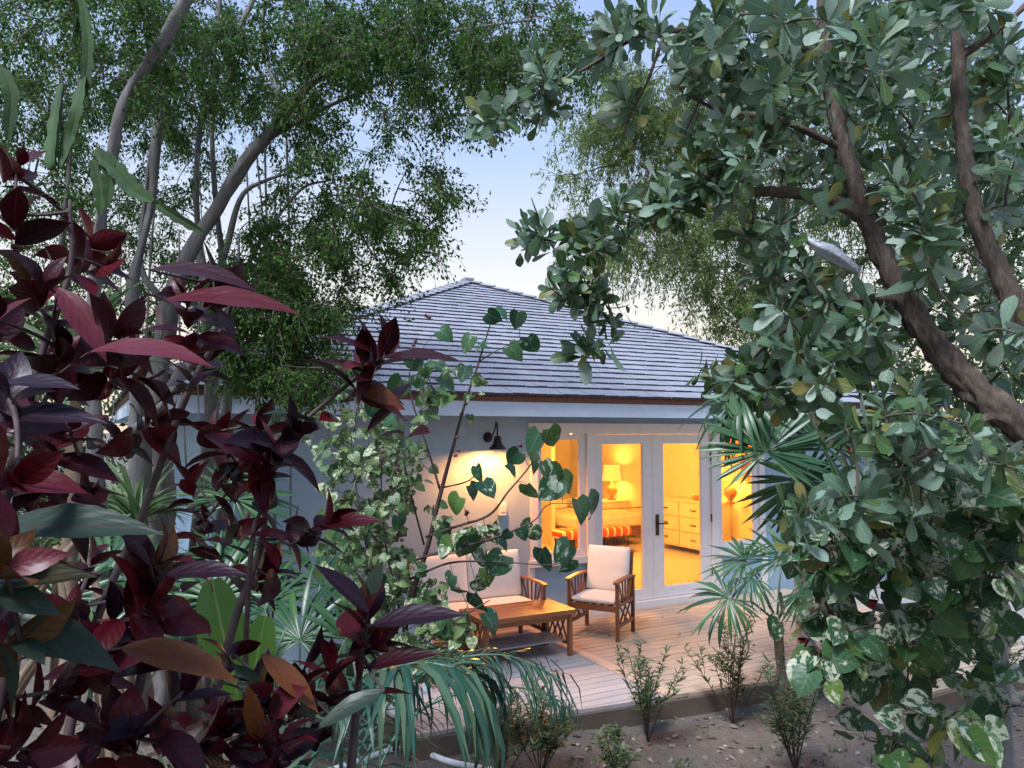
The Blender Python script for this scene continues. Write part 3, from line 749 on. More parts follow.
M['hib_leaf_c'] = leaf_mat('green_marbled_leaf', [(0, (.02, .075, .04)), (.5, (.04, .125, .06)), (1, (.10, .2, .04))], (.2, .34, .2), .4, .3, .35, variegated=(.46, .56, .42), vthr=.66, sidev=5)
M['hib_leaf_s'] = leaf_mat('pale_variegated_leaf', [(0, (.06, .13, .05)), (.5, (.10, .20, .07)), (1, (.22, .30, .10))], (.3, .4, .2), .3, .35, .4, variegated=(.58, .62, .42), vthr=.61, sidev=5)
M['burgundy'] = leaf_mat('burgundy_leaf', [(0, (.014, .002, .004)), (.35, (.032, .002, .005)), (.6, (.10, .003, .008)), (.76, (.022, .004, .014)), (.86, (.014, .005, .013)), (.905, (.14, .02, .03)), (.915, (.10, .02, .03)), (.93, (.14, .042, .008)), (.96, (.035, .04, .012)), (1, (.028, .052, .034))], (.12, .02, .04), .30, .12, .45, sidev=6, spec=.2, bmp=.3, coat=.12, mottle=(.022, .008, .010))
M['palm_leaf'] = leaf_mat('fan_palm_leaf', [(0, (.022, .08, .034)), (.6, (.045, .13, .05)), (.93, (.09, .20, .06)), (1, (.26, .25, .10))], (.28, .36, .22), .5, .25, .35, sidev=0)
M['palm_bright'] = leaf_mat('bright_palm_leaf', [(0, (.06, .17, .02)), (1, (.12, .26, .035))], (.3, .42, .15), .5, .4, .4, sidev=0)
M['areca_leaf'] = leaf_mat('drooping_palm_leaf', [(0, (.025, .085, .055)), (.7, (.055, .145, .09)), (1, (.13, .19, .09))], (.2, .34, .25), .4, .25, .3, sidev=0)
M['oleander'] = leaf_mat('narrow_shrub_leaf', [(0, (.06, .12, .045)), (.6, (.11, .19, .08)), (1, (.2, .25, .11))], (.3, .35, .2), .3, .3, .5, sidev=0)
M['striped_strap'] = leaf_mat('striped_strap_leaf', [(0, (.08, .18, .07)), (.6, (.15, .26, .10)), (1, (.30, .38, .2))], (.5, .58, .35), .3, .35, .4, sidev=0, edge=(.6, .66, .5))
M['bark_fig'] = bark_mat('fig_bark', (.07, .068, .064), (.16, .153, .148), (.30, .29, .28), 20)
M['bark_brown'] = bark_mat('ridged_brown_bark', (.022, .016, .012), (.11, .08, .062), (.30, .24, .20), 46)
M['twig'] = simple('twig_bark', (.06, .045, .035), (.14, .11, .09), 30, .85, bmp=.2)
M['twig_dark'] = simple('dark_stem', (.04, .02, .022), (.09, .055, .05), 30, .7, bmp=.2)
M['bark_grey'] = bark_mat('smooth_grey_bark', (.22, .205, .19), (.31, .295, .28), (.40, .385, .37), 6, (1, 1, 2))
M['bark_tan'] = bark_mat('tan_prop_root', (.12, .08, .05), (.24, .17, .11), (.36, .27, .19), 12, (1, 1, .3))
M['fibre'] = bark_mat('fibrous_trunk', (.05, .035, .025), (.12, .085, .06), (.22, .16, .11), 26, (1, 1, .5))
M['cactus'] = simple('cactus_stem', (.012, .040, .007), (.035, .095, .014), 9, .75, bmp=.1)
M['red_bud'] = simple('red_flower', (.35, .015, .03), (.5, .03, .05), 10, .5)
M['pale_growth'] = bark_mat('pale_peeling_branch', (.35, .38, .44), (.5, .53, .6), (.6, .63, .7), 30, (1, 1, 1))

def limb(mb, P, rad, n=6, sides=10, wob=.25):
    """P: (px, py, Y) measured points of a limb"""
    pts = curve_pts([at(*p) if len(p) == 3 and p[2] > 0 else p for p in P], n)
    mb.tube(pts, lerp_rad(rad, len(pts)), sides, wob=wob); return pts
def plant(name, base, label, cat, group=None):
    r = empty(name, base); tag(r, label, cat, group); return r

# ---------------------------------------------------------------- strangler fig, left
fb = G(160, 700, GZ)
fig = plant('fig_tree', fb, 'large many-stemmed fig tree with pale trunks and fine dark leaves, left of the roof', 'tree')
mb = MB(); sk = []
LIMBS = [
 ([(172, 720, 6.2), (166, 600, 6.2), (160, 470, 6.1), (160, 360, 6.0), (185, 262, 6.0), (232, 182, 6.0), (272, 130, 6.0), (302, 92, 5.9), (348, 56, 5.8), (420, 15, 5.6), (470, -30, 5.5)], (.17, .16, .14, .12, .10, .085, .07, .05, .045, .03, .02)),
 ([(140, 720, 5.9), (135, 560, 5.8), (140, 430, 5.7), (132, 300, 5.6), (150, 210, 5.7), (158, 120, 5.8), (175, 40, 5.9), (188, -30, 6)], (.15, .13, .10, .06, .05, .045, .04, .035)),
 ([(110, 720, 5.2), (100, 560, 5.1), (92, 400, 5.0), (94, 290, 4.9), (108, 170, 4.8), (128, 95, 4.8), (165, 38, 4.8), (196, -20, 4.8)], (.10, .09, .075, .06, .055, .06, .06, .05)),
 ([(190, 720, 6.4), (196, 560, 6.4), (212, 420, 6.4), (205, 300, 6.4), (196, 200, 6.4), (203, 110, 6.4), (230, 50, 6.4), (262, -20, 6.4)], (.11, .10, .08, .06, .04, .035, .03, .03)),
 ([(205, 720, 6.6), (222, 500, 6.6), (228, 330, 6.6), (215, 190, 6.6), (212, 90, 6.6), (222, -20, 6.6)], (.08, .07, .06, .035, .03, .025)),
 ([(200, 290, 6.2), (222, 262, 6.2), (240, 200, 6.3), (262, 182, 6.3), (292, 172, 6.3)], (.06, .05, .03, .022, .012)),
 ([(268, 138, 6.0), (310, 115, 6.1), (360, 92, 6.2), (410, 70, 6.3), (450, 60, 6.4)], (.04, .03, .025, .015, .01)),
 ([(285, 110, 6.0), (270, 70, 6.1), (262, 20, 6.2), (280, -20, 6.3)], (.03, .028, .025, .02)),
 ([(345, 58, 5.8), (400, 50, 6.0), (450, 32, 6.2), (530, 20, 6.4)], (.03, .022, .018, .01)),
 ([(235, 290, 6.3), (262, 240, 6.4), (300, 190, 6.5), (330, 180, 6.5)], (.04, .03, .02, .01)),
 ([(160, 300, 5.8), (140, 250, 5.8), (160, 80, 5.8), (150, 0, 5.7), (148, -20, 5.7)], (.04, .03, .025, .022, .02)),
 ([(60, 260, 5.5), (70, 120, 5.5), (40, 20, 5.5)], (.03, .02, .006)),
 ([(135, 430, 5.6), (165, 400, 5.5), (230, 300, 5.4), (240, 230, 5.6)], (.06, .05, .03, .006)),
]
for P, r_ in LIMBS:
    pts = limb(mb, P, [x*.62 for x in r_], wob=.7); sk += pts
trunk = mb.build('trunk', M['bark_fig']); adopt(trunk, fig)
mb = MB()
for k in range(12):                                         # hanging aerial roots and slender poles
    x = random.gauss(190, 50); y0 = random.uniform(60, 260); Y = random.uniform(5.4, 6.8)
    p = at(x, y0, Y); q = at(x+random.uniform(-22, 22), random.uniform(380, 700), Y)
    mb.tube(curve_pts([p, (p+q)/2+RG.normal(0, .05, 3), q], 6), random.uniform(.004, .014), 5)
adopt(mb.build('aerial_roots', M['bark_fig']), fig)
E_ = [(90, 50, 130, 75, 100, 4.6, 7.5), (250, 50, 130, 62, 104, 5, 8), (400, 40, 110, 48, 104, 5, 8), (520, 36, 65, 46, 48, 5, 8), (455, 100, 70, 24, 20, 5.5, 7.5), (555, 85, 50, 30, 10, 5.5, 7.5),
      (40, 150, 60, 80, 34, 5, 8), (150, 150, 110, 60, 22, 6, 9), (330, 120, 70, 40, 24, 5.5, 8), (325, 205, 66, 50, 40, 5, 7.5), (395, 195, 58, 36, 15, 5, 7), (428, 225, 38, 28, 9, 5.2, 6.8), (262, 275, 50, 55, 46, 5.3, 7),
      (315, 275, 50, 45, 34, 5.3, 6.8), (275, 345, 62, 38, 38, 5.2, 6.2), (300, 372, 55, 22, 20, 5.2, 6.1), (395, 262, 26, 14, 5, 5.3, 6.5), (200, 320, 45, 60, 30, 6.5, 8.5), (130, 235, 90, 60, 44, 6.5, 9), (30, 270, 60, 60, 22, 6, 8.5), (110, 340, 70, 40, 16, 7, 9), (190, 110, 70, 60, 26, 6.5, 8.5)]
T = in_ellipses(E_)
mb = MB(); ends = grow(mb, sk, T, .003, .014, .08, 4, .12, 5)
lf = Leaves([(0, .02, 0), (.5, .26, .5), (1, .01, 1)]); lf.faces = lf.faces
for i, t in enumerate(T):
    hang = t[2] < 2.9+.0*t[0]
    ns = random.randint(7, 10)
    for s_ in range(ns):
        d = RG.normal(0, 1, 3)*[1, 1, .6]+(ends[i]*.6)+[0, 0, -.5]; d /= np.linalg.norm(d); Ls = random.uniform(.14, .34)
        e = t+d*Ls+np.array([0, 0, -.06])
        mb.tube([t, (t+e)/2+[0, 0, .02], e], [.0025, .002, .0012], 3, cap=False)
        k = random.randint(20, 27); q = RG.random(k)[:, None]
        P = t+(e-t)*q+RG.normal(0, .028, (k, 3)); D = norm(d*.7+RG.normal(0, .8, (k, 3))+[0, 0, -.5]); Nn = norm(RG.normal(0, .6, (k, 3))+[0, 0, 1])
        lf.add(P, D, Nn, RG.uniform(.024, .044, k), bend=.5, fold=.25)
adopt(mb.build('twigs', M['twig']), fig)
lf.build('crown', M['fig_leaf'], fig)

# ---------------------------------------------------------------- feathery tree behind the roof, right
tb_ = np.array([6.4, 17.8, GZ-.1])
ft = plant('feathery_tree', tb_, 'light green feathery tree with drooping sprays rising behind the right side of the roof', 'tree')
mb = MB(); sk = []
for P, r_ in [([(790, 470, 17.5), (785, 360, 17.4), (770, 260, 17.2), (730, 190, 17), (670, 130, 17), (630, 90, 17)], (.3, .26, .2, .14, .08, .04)),
              ([(775, 300, 17.3), (780, 220, 17), (790, 150, 17), (820, 90, 17)], (.16, .12, .08, .04)),
              ([(760, 240, 17.1), (690, 235, 16.6), (620, 215, 16.5)], (.07, .04, .02)), ([(780, 320, 17.3), (820, 290, 16.8), (880, 250, 16.5), (960, 200, 16.5)], (.14, .1, .06, .04))]:
    sk += limb(mb, P, r_, 5, 8)
mb.tube([tb_, at(790, 470, 17.5)], .3, 10)
adopt(mb.build('trunk', M['bark_fig']), ft)
T = in_ellipses([(655, 130, 75, 50, 46, 15.5, 18.5), (620, 100, 60, 36, 18, 15.5, 18), (700, 100, 80, 50, 30, 15.5, 18.5), (690, 215, 70, 45, 50, 15, 18.5), (650, 250, 50, 22, 11, 15, 18), (712, 275, 40, 28, 12, 15, 17.5), (600, 235, 26, 22, 5, 15.5, 17.5), (570, 185, 25, 12, 3, 15.5, 17.5), (745, 305, 35, 30, 12, 15, 17.5), (800, 150, 90, 90, 40, 15, 18.5), (930, 160, 110, 120, 46, 15, 18.5), (830, 300, 80, 60, 40, 15, 18)])
mb = MB(); ends = grow(mb, sk, T, .008, .04, .1, 4, .1, 4)
lf = Leaves([(0, .02, 0), (.5, .14, .5), (1, .01, 1)])
for i, t in enumerate(T):
    for s_ in range(random.randint(9, 13)):
        d = RG.normal(0, 1, 3)+ends[i]*.5+[0, 0, -.35]; d /= np.linalg.norm(d); Ls = random.uniform(.5, 1.0); c1 = t+d*Ls*.6; e = t+d*Ls+np.array([0, 0, -random.uniform(.2, .55)])
        mb.tube([t, c1, e], [.006, .004, .002], 3, cap=False)
        k = 26; q = RG.random(k)[:, None]
        P = (1-q)**2*t+2*q*(1-q)*c1+q*q*e+RG.normal(0, .04, (k, 3))
        lf.add(P, norm(RG.normal(0, 1, (k, 3))+d*.5+[0, 0, -.5]), norm(RG.normal(0, .7, (k, 3))+[0, 0, 1]), RG.uniform(.07, .15, k), bend=.4, fold=.1)
adopt(mb.build('twigs', M['twig']), ft)
lf.build('crown', M['feather_leaf'], ft)

# ---------------------------------------------------------------- silvery leaved tree, right foreground
sbp = np.array([3.6, 2.6, ground_z(3.6, 2.6)])
sv = plant('silver_leaved_tree', sbp, 'tree with a leaning ridged brown trunk and rosettes of silvery leaves, right foreground', 'tree')
mb = MB(); sk = []
for P, r_ in [([tuple(sbp)+(0,), ], None)][:0]: pass
b0 = [sbp, sbp+np.array([-.25, 0, .5])]
pts = curve_pts(b0+[at(1130, 520, 2.6), at(1030, 435, 2.6), at(960, 375, 2.7), at(905, 300, 2.8), at(868, 220, 2.9), at(842, 140, 3.0), at(826, 60, 3.1), at(822, -40, 3.1)], 16)
mb.tube(pts, lerp_rad((.09, .07, .06, .05, .045, .038, .034, .028, .025, .022), len(pts)), 28, wob=.55, wf=22.0); sk += pts[46::2]
for P, r_ in [([(1075, 470, 2.6), (1045, 370, 2.6), (1008, 290, 2.7), (975, 215, 2.8), (962, 130, 2.9), (958, 50, 2.9), (955, -40, 2.9)], (.05, .042, .034, .03, .027, .024, .02)),
              ([(866, 218, 2.9), (820, 196, 2.95), (745, 192, 3.0), (680, 200, 3.1), (620, 212, 3.15), (555, 238, 3.2), (530, 238, 3.2)], (.026, .022, .018, .014, .011, .007, .004)),
              ([(826, 60, 3.1), (760, 30, 3.1), (690, 30, 3.2), (640, 35, 3.2), (600, 60, 3.3), (545, 90, 3.3), (500, 112, 3.35)], (.02, .016, .012, .010, .008, .006, .003)),
              ([(665, 32, 3.2), (648, 80, 3.2), (630, 115, 3.25), (620, 150, 3.25)], (.007, .005, .004, .003)),
              ([(610, 215, 3.15), (595, 265, 3.2), (590, 310, 3.2), (588, 345, 3.2)], (.008, .006, .004, .003)),
              ([(905, 300, 2.8), (850, 300, 2.8), (800, 320, 2.85), (760, 350, 2.9), (735, 385, 2.95)], (.018, .014, .011, .008, .005)),
              ([(1000, 410, 2.65), (930, 450, 2.5), (880, 480, 2.4), (830, 505, 2.3)], (.016, .012, .009, .006)),
              ([(845, 150, 3), (780, 120, 3), (720, 110, 3.1), (680, 90, 3.1)], (.014, .012, .009, .006)),
              ([(958, 60, 2.9), (1010, 20, 2.8), (1060, -30, 2.8)], (.014, .01, .008))]:
    q = curve_pts([at(*w_) for w_ in P], 12); mb.tube(q, lerp_rad(r_, len(q)), 16, wob=.5, wf=24.0); sk += q[::2]
adopt(mb.build('trunk', M['bark_brown']), sv)
T = in_ellipses([(900, 60, 140, 80, 34, 3.7, 4.6), (960, 200, 80, 90, 18, 3.7, 4.6), (780, 90, 80, 70, 16, 3.7, 4.4), (880, 330, 90, 50, 14, 3.5, 4.3), (900, 45, 130, 62, 66, 2.3, 3.8), (770, 50, 90, 58, 48, 2.6, 3.8), (930, 165, 105, 75, 52, 2.2, 3.8), (800, 150, 75, 55, 32, 2.6, 3.7), (695, 60, 55, 42, 19, 2.8, 3.6), (640, 30, 40, 28, 9, 3, 3.5), (590, 30, 28, 28, 5, 3, 3.5),
                 (548, 66, 20, 22, 6, 3.1, 3.5), (500, 114, 24, 10, 5, 3.2, 3.5), (545, 105, 18, 14, 4, 3.1, 3.5), (625, 108, 16, 16, 3, 3.1, 3.4), (720, 135, 50, 36, 16, 2.8, 3.5), (700, 186, 50, 16, 12, 2.9, 3.3), (645, 208, 35, 15, 9, 3, 3.3), (590, 232, 30, 14, 7, 3, 3.3),
                 (530, 228, 16, 12, 4, 3.1, 3.3), (570, 285, 28, 26, 11, 3, 3.35), (600, 322, 10, 6, 2, 3.15, 3.25), (585, 350, 9, 5, 2, 3.15, 3.25), (765, 245, 40, 26, 9, 2.7, 3.2), (800, 300, 55, 40, 20, 2.6, 3.2), (800, 365, 50, 30, 14, 3.0, 3.8), (840, 350, 65, 40, 22, 2.5, 3.2),
                 (950, 290, 75, 55, 24, 2.2, 3.3), (738, 385, 30, 24, 9, 2.8, 3.1), (900, 425, 60, 34, 13, 2.2, 3), (975, 440, 50, 45, 12, 2.0, 2.8), (1005, 350, 25, 50, 8, 2.2, 3), (800, 400, 40, 30, 7, 2.7, 3.1), (812, 520, 26, 14, 3, 1.9, 2.2), (890, 500, 60, 18, 6, 2.1, 2.5)])
def px_of(q):
    d = q-CAM; y = d[1]*math.cos(PITCH)+d[2]*math.sin(PITCH); z = -d[1]*math.sin(PITCH)+d[2]*math.cos(PITCH); return 512+F*d[0]/y, 384-F*z/y
TL = [(1030, 435), (960, 375), (905, 300), (868, 220), (842, 140)], [(1008, 290), (975, 215), (962, 130), (958, 50)]
for i, t in enumerate(T):                                     # keep the twig ends off the front of the big limbs
    x, y = px_of(t)
    for pl in TL:
        for a, b_ in zip(pl[:-1], pl[1:]):
            ab_ = np.array(b_)-a; k = min(1, max(0, np.dot(np.array([x, y])-a, ab_)/ab_.dot(ab_))); d_ = np.linalg.norm(np.array(a)+ab_*k-[x, y])
            if d_ < 30 and t[1] < 3.05: T[i] = at(x, y, random.uniform(3.1, 3.7))
mb = MB(); ends = grow(mb, sk, T, .003, .009, .05, 5, .08, 5)
lf = Leaves(ROW_OBOV)
for i, t in enumerate(T):
    ax = ends[i]*.8+np.array([-.3, -.1, .35])+RG.normal(0, .5, 3)
    rosette(lf, t, ax, random.randint(8, 15), random.uniform(.075, .135), (.2, 1.5), bend=.35, fold=.2, step=.010, jitter=.36)
    if random.random() < .5: rosette(lf, t-ax/np.linalg.norm(ax)*.06, ax, 5, .09, (.9, 1.7), bend=.5, fold=.18, step=.012)
adopt(mb.build('twigs', M['twig']), sv)
lf.build('foliage', M['silver_leaf'], sv, width=.82)
mb = MB(); pts = curve_pts([at(801, 236, 2.75), at(818, 247, 2.72), at(838, 258, 2.74), at(858, 272, 2.78)], 8); mb.tube(pts, lerp_rad((.004, .014, .020, .016, .010), len(pts)), 14, wob=2.2)
for k in range(46):
    c = np.array(pts[random.randrange(len(pts))]); d = RG.normal(0, 1, 3); d /= np.linalg.norm(d); mb.tube([c, c+d*random.uniform(.018, .032)], [.005, .0015], 4)
adopt(mb.build('peeling_branch', M['pale_growth']), sv)

# ---------------------------------------------------------------- variegated sea hibiscus, right
hb_ = G(1003, 772, GZ); hb_ = at(1003, 772, 3.6); hb_[2] = ground_z(hb_[0], hb_[1])
hr = plant('variegated_tree', hb_, 'small smooth-trunked tree with cream splashed heart leaves, lower right foreground', 'tree')
mb = MB(); sk = []
for P, r_ in [([(1006, 830, 3.6), (1001, 720, 3.6), (998, 650, 3.6), (985, 600, 3.55), (960, 560, 3.5), (930, 500, 3.4), (915, 430, 3.4)], (.05, .045, .042, .035, .025, .018, .01)),
              ([(1000, 690, 3.6), (960, 708, 3.5), (900, 700, 3.4), (850, 690, 3.3), (815, 650, 3.2)], (.014, .010, .008, .006, .004)),
              ([(985, 600, 3.55), (930, 606, 3.5), (880, 608, 3.4), (850, 590, 3.3), (800, 560, 3.2)], (.028, .024, .02, .014, .006)),
              ([(975, 580, 3.5), (900, 540, 3.3), (860, 490, 3.2), (840, 450, 3.2)], (.018, .014, .01, .006)),
              ([(990, 620, 3.6), (1010, 560, 3.5), (1020, 480, 3.4)], (.02, .015, .01)), ([(1000, 720, 3.6), (950, 735, 3.4), (900, 745, 3.2)], (.015, .01, .006))]:
    sk += limb(mb, P, r_, 6, 9, .2)
adopt(mb.build('trunk', M['bark_grey']), hr)
def petioled(lf, mbt, T, ends, nl, L, down=.6, face=(-.1, -.7, .5), wave=.05, fold=.12, pet=.9):
    for i, t in enumerate(T):
        n = random.randint(*nl)
        for k in range(n):
            Lk = random.uniform(*L); a = random.random()*6.28
            off = np.array([math.cos(a), math.sin(a), random.uniform(-.3, .6)])*Lk*pet*random.uniform(.5, 1)
            p = t+off; mbt.tube([t, t+off*.6+[0, 0, .01], p], [.0018, .0015, .0012], 3, cap=False)
            D = off/np.linalg.norm(off)*.6+np.array([0, 0, -down])+RG.normal(0, .35, 3)
            Nn = np.array(face)+RG.normal(0, .45, 3)+off*1.5
            lf.add(p, D, Nn, Lk, bend=random.gauss(.5, .25), fold=fold, wave=wave)
T = in_ellipses([(880, 425, 55, 30, 12, 2.9, 3.6), (925, 500, 90, 45, 32, 2.8, 3.8), (845, 540, 50, 36, 14, 2.9, 3.4), (880, 590, 75, 35, 10, 2.9, 3.6), (822, 630, 36, 30, 8, 3, 3.3), (955, 590, 60, 45, 22, 2.8, 3.8), (812, 560, 22, 20, 3, 3, 3.3), (990, 530, 40, 55, 16, 2.8, 3.7), (930, 735, 70, 28, 12, 2.8, 3.5), (990, 680, 40, 40, 7, 3, 3.7), (890, 672, 50, 22, 8, 3.1, 3.5), (945, 640, 50, 35, 10, 3.0, 3.6), (870, 560, 60, 30, 8, 2.9, 3.4), (835, 670, 30, 22, 6, 3, 3.3)])
mb = MB(); ends = grow(mb, sk, T, .0025, .007, .05, 5, .1, 4)
lf = Leaves(ROW_HEART, 5); petioled(lf, mb, T, ends, (3, 5), (.07, .125))
adopt(mb.build('twigs', M['twig_dark']), hr); lf.build('foliage', M['hib_leaf'], hr)
for px, py, Y in ((804, 645, 3.2), (872, 606, 3.3), (852, 453, 3.1)):
    c = at(px, py, Y); mb = MB()
    mb.lathe([(0, -.012), (.010, -.006), (.014, .006), (.024, .022), (.026, .024), (.012, .010), (0, .006)], tuple(c), 9)
    adopt(mb.build('red_flower', M['red_bud']), hr)

# ---------------------------------------------------------------- slender variegated shrub, centre
cb = G(392, 700, GZ); cb = at(395, 700, 4.7); cb[2] = ground_z(cb[0], cb[1])
hc = plant('slender_variegated_shrub', cb, 'tall slender shrub with dark stems and large rounded marbled leaves in front of the sofa', 'shrub')
mb = MB(); sk = []
for P, r_ in [([(396, 750, 4.7), (404, 640, 4.65), (414, 590, 4.6), (428, 545, 4.6), (440, 495, 4.6), (452, 450, 4.55), (466, 400, 4.5), (478, 365, 4.5), (490, 325, 4.5), (497, 305, 4.5)], (.02, .018, .016, .014, .012, .010, .008, .006, .004, .002)),
              ([(426, 537, 4.6), (455, 527, 4.55), (489, 515, 4.5), (508, 492, 4.45), (529, 467, 4.4), (545, 440, 4.4)], (.009, .008, .007, .005, .004, .002)),
              ([(410, 562, 4.6), (440, 552, 4.5), (485, 541, 4.45), (515, 530, 4.4), (535, 520, 4.4), (550, 504, 4.35), (585, 505, 4.3)], (.009, .008, .007, .006, .004, .003, .002)),
              ([(408, 580, 4.6), (450, 563, 4.5), (500, 562, 4.4), (545, 565, 4.35), (572, 562, 4.35)], (.008, .006, .004, .003, .002)),
              ([(440, 490, 4.6), (425, 440, 4.6), (412, 400, 4.6), (410, 370, 4.6), (425, 345, 4.6)], (.007, .006, .005, .003, .002)),
              ([(424, 545, 4.6), (410, 490, 4.6), (402, 450, 4.6), (396, 400, 4.6)], (.007, .005, .004, .003)),
              ([(478, 362, 4.5), (498, 350, 4.5), (520, 340, 4.5)], (.004, .003, .002)), ([(400, 640, 4.65), (370, 560, 4.6), (355, 480, 4.7), (350, 420, 4.7)], (.009, .007, .005, .003)),
              ([(404, 630, 4.65), (385, 540, 4.5), (380, 450, 4.5)], (.008, .006, .003)), ([(398, 690, 4.65), (430, 640, 4.4), (470, 612, 4.3), (490, 600, 4.3)], (.008, .006, .004, .003)),
              ([(442, 488, 4.6), (470, 480, 4.6), (482, 462, 4.6), (496, 452, 4.6)], (.005, .004, .003, .002))]:
    sk += limb(mb, P, r_, 5, 7, .3)
BIG = [(446,335,22),(467,344,24),(494,318,22),(503,312,20),(517,320,22),(480,347,18),(516,352,26),(532,346,26),(417,362,26),(396,389,30),(422,382,26),(437,365,28),(464,374,22),(480,382,20),(446,384,26),(430,396,22),(446,400,22),(347,395,22),(435,410,20),
 (478,474,22),(513,458,24),(534,443,32),(553,438,28),(514,469,22),(476,492,24),(488,489,26),(454,506,28),(535,463,26),(546,470,24),(556,476,28),(571,484,30),(549,490,34),(531,494,28),(581,511,32),(596,508,36),(526,524,14),(536,535,20),(523,534,18),(506,536,15),(466,548,36),(482,556,32),(496,566,34),(546,559,30),(561,553,32),(566,566,24),(504,544,18),(446,536,28),(444,550,30),(399,524,22),
 (479,604,30),(493,622,32),(481,585,22),(449,582,22),(446,632,26),(454,645,22),(434,627,24),(489,577,26),(462,590,22),(360,372,20),(372,410,26),(388,420,24),(402,432,26),(412,450,20)]
lf = Leaves(ROW_HEART, 5); A = np.array(sk)
for px, py, s_ in BIG:
    Y = random.uniform(4.25, 4.7); c = at(px, py, Y); j = int(np.argmin(np.linalg.norm(A-c, axis=1))); a = A[j]
    L = s_*Y/F*.84
    side = 1 if c[0] > a[0] else -1
    D = np.array([side*random.uniform(.1, .9), random.uniform(-.3, .3), -random.uniform(.2, 1.0)]); D /= np.linalg.norm(D)
    Nn = np.array([random.gauss(0, .8), -.8, random.uniform(-.1, 1.5)])
    p = c-D*L*.45; mb.tube([a, (a+p)/2+[0, 0, .012], p], [.002, .0017, .0014], 4, cap=False)
    lf.add(p, D, Nn, L, bend=random.gauss(.7, .35), fold=random.uniform(.05, .35), wave=.05)
lf.build('large_leaves', M['hib_leaf_c'], hc)
T = in_ellipses([(365, 480, 48, 55, 80, 4.4, 5.2), (345, 430, 40, 36, 26, 4.5, 5.2), (400, 460, 34, 50, 36, 4.4, 5), (370, 560, 45, 40, 56, 4.4, 5), (430, 640, 45, 26, 34, 4.2, 4.8), (400, 600, 45, 30, 40, 4.4, 4.9), (455, 520, 45, 26, 9, 4.4, 4.7), (440, 390, 40, 35, 10, 4.4, 4.7), (410, 675, 50, 14, 14, 4.2, 4.6)])
ends = grow(mb, sk, T, .0015, .004, .05, 4, .12, 4)
lf = Leaves(ROW_HEART, 3); petioled(lf, mb, T, ends, (3, 6), (.035, .075), wave=.02)
adopt(mb.build('stems', M['twig_dark']), hc); lf.build('small_leaves', M['hib_leaf_s'], hc)
capm = simple('seed_capsule', (.09, .02, .02), (.17, .06, .05), 12, .7)
for px, py in ((401, 470), (403, 435), (520, 452), (458, 450), (467, 520), (395, 345), (427, 318), (415, 340), (345, 410), (400, 545)):
    c = at(px, py, 4.5)
    for k in range(3):
        mb = MB(); mb.lathe([(0, 0), (.011, .004), (.012, .014), (0, .022)], tuple(c+RG.normal(0, .014, 3)*[1, 1, 2.2]), 6); adopt(mb.build('seed_capsule', capm), hc)

# ---------------------------------------------------------------- burgundy copperleaf, left foreground
def copperleaf(label, stems, whorls, base, hero=()):
    base = np.array(base, float); base[2] = ground_z(base[0], base[1])
    r = plant('copperleaf_shrub', base, label, 'shrub', 'burgundy copperleaf shrubs in the left foreground')
    mb = MB(); sk = []
    for P, r_ in stems:
        pts = curve_pts([base]+[at(*p) for p in P], 6); mb.tube(pts, lerp_rad(r_, len(pts)), 8, wob=.3); sk += pts[6:]
    T = np.array([at(w[0], w[1], w[3]) for w in whorls])
    ends = grow(mb, sk, T, .0022, .006, .0, 7, .06, 5)
    lf = Leaves(ROW_ACAL, 5)
    for w, t, e in zip(whorls, T, ends):
        L = .88*w[2]*w[3]/F; ax = np.array([w[4], .05, w[5]+.25])+e*.4; tone = w[6] if len(w) > 6 else None
        rosette(lf, t, ax, w[7] if len(w) > 7 else 8, L, (.25, 1.5), bend=.55, fold=.26, step=L*.09, rnd=tone, wave=.03, jitter=.42)
        c = t-ax/np.linalg.norm(ax)*L*.8
        for q in range(2): rosette(lf, c+RG.normal(0, .01, 3)-ax/np.linalg.norm(ax)*L*.6*q, ax, 2, L*.9, (.9, 1.8), bend=.6, fold=.24, step=L*.1, wave=.028, jitter=.4)
    A_ = np.array(sk); hl = Leaves(ROW_ACAL, 5)
    for x0, y0, x1, y1, Y, tn, bd in hero:                       # the few largest leaves one at a time
        a, b_ = at(x0, y0, Y), at(x1, y1, Y*.97); L = np.linalg.norm(b_-a); j = int(np.argmin(np.linalg.norm(A_-a, axis=1)))
        mb.tube([A_[j], (A_[j]+a)/2-[0, 0, .01], a], [.003, .0025, .0018], 5, cap=False)
        hl.add(a, b_-a, np.array([random.gauss(0, .2), -.55, .9]), L*1.04, bend=bd+.15, fold=.24, rnd=tn, wave=.06)
    adopt(mb.build('stems', M['twig_dark']), r); lf.build('foliage', M['burgundy'], r, width=.82)
    if hero: hl.build('large_leaves', M['burgundy'], r, width=.52)
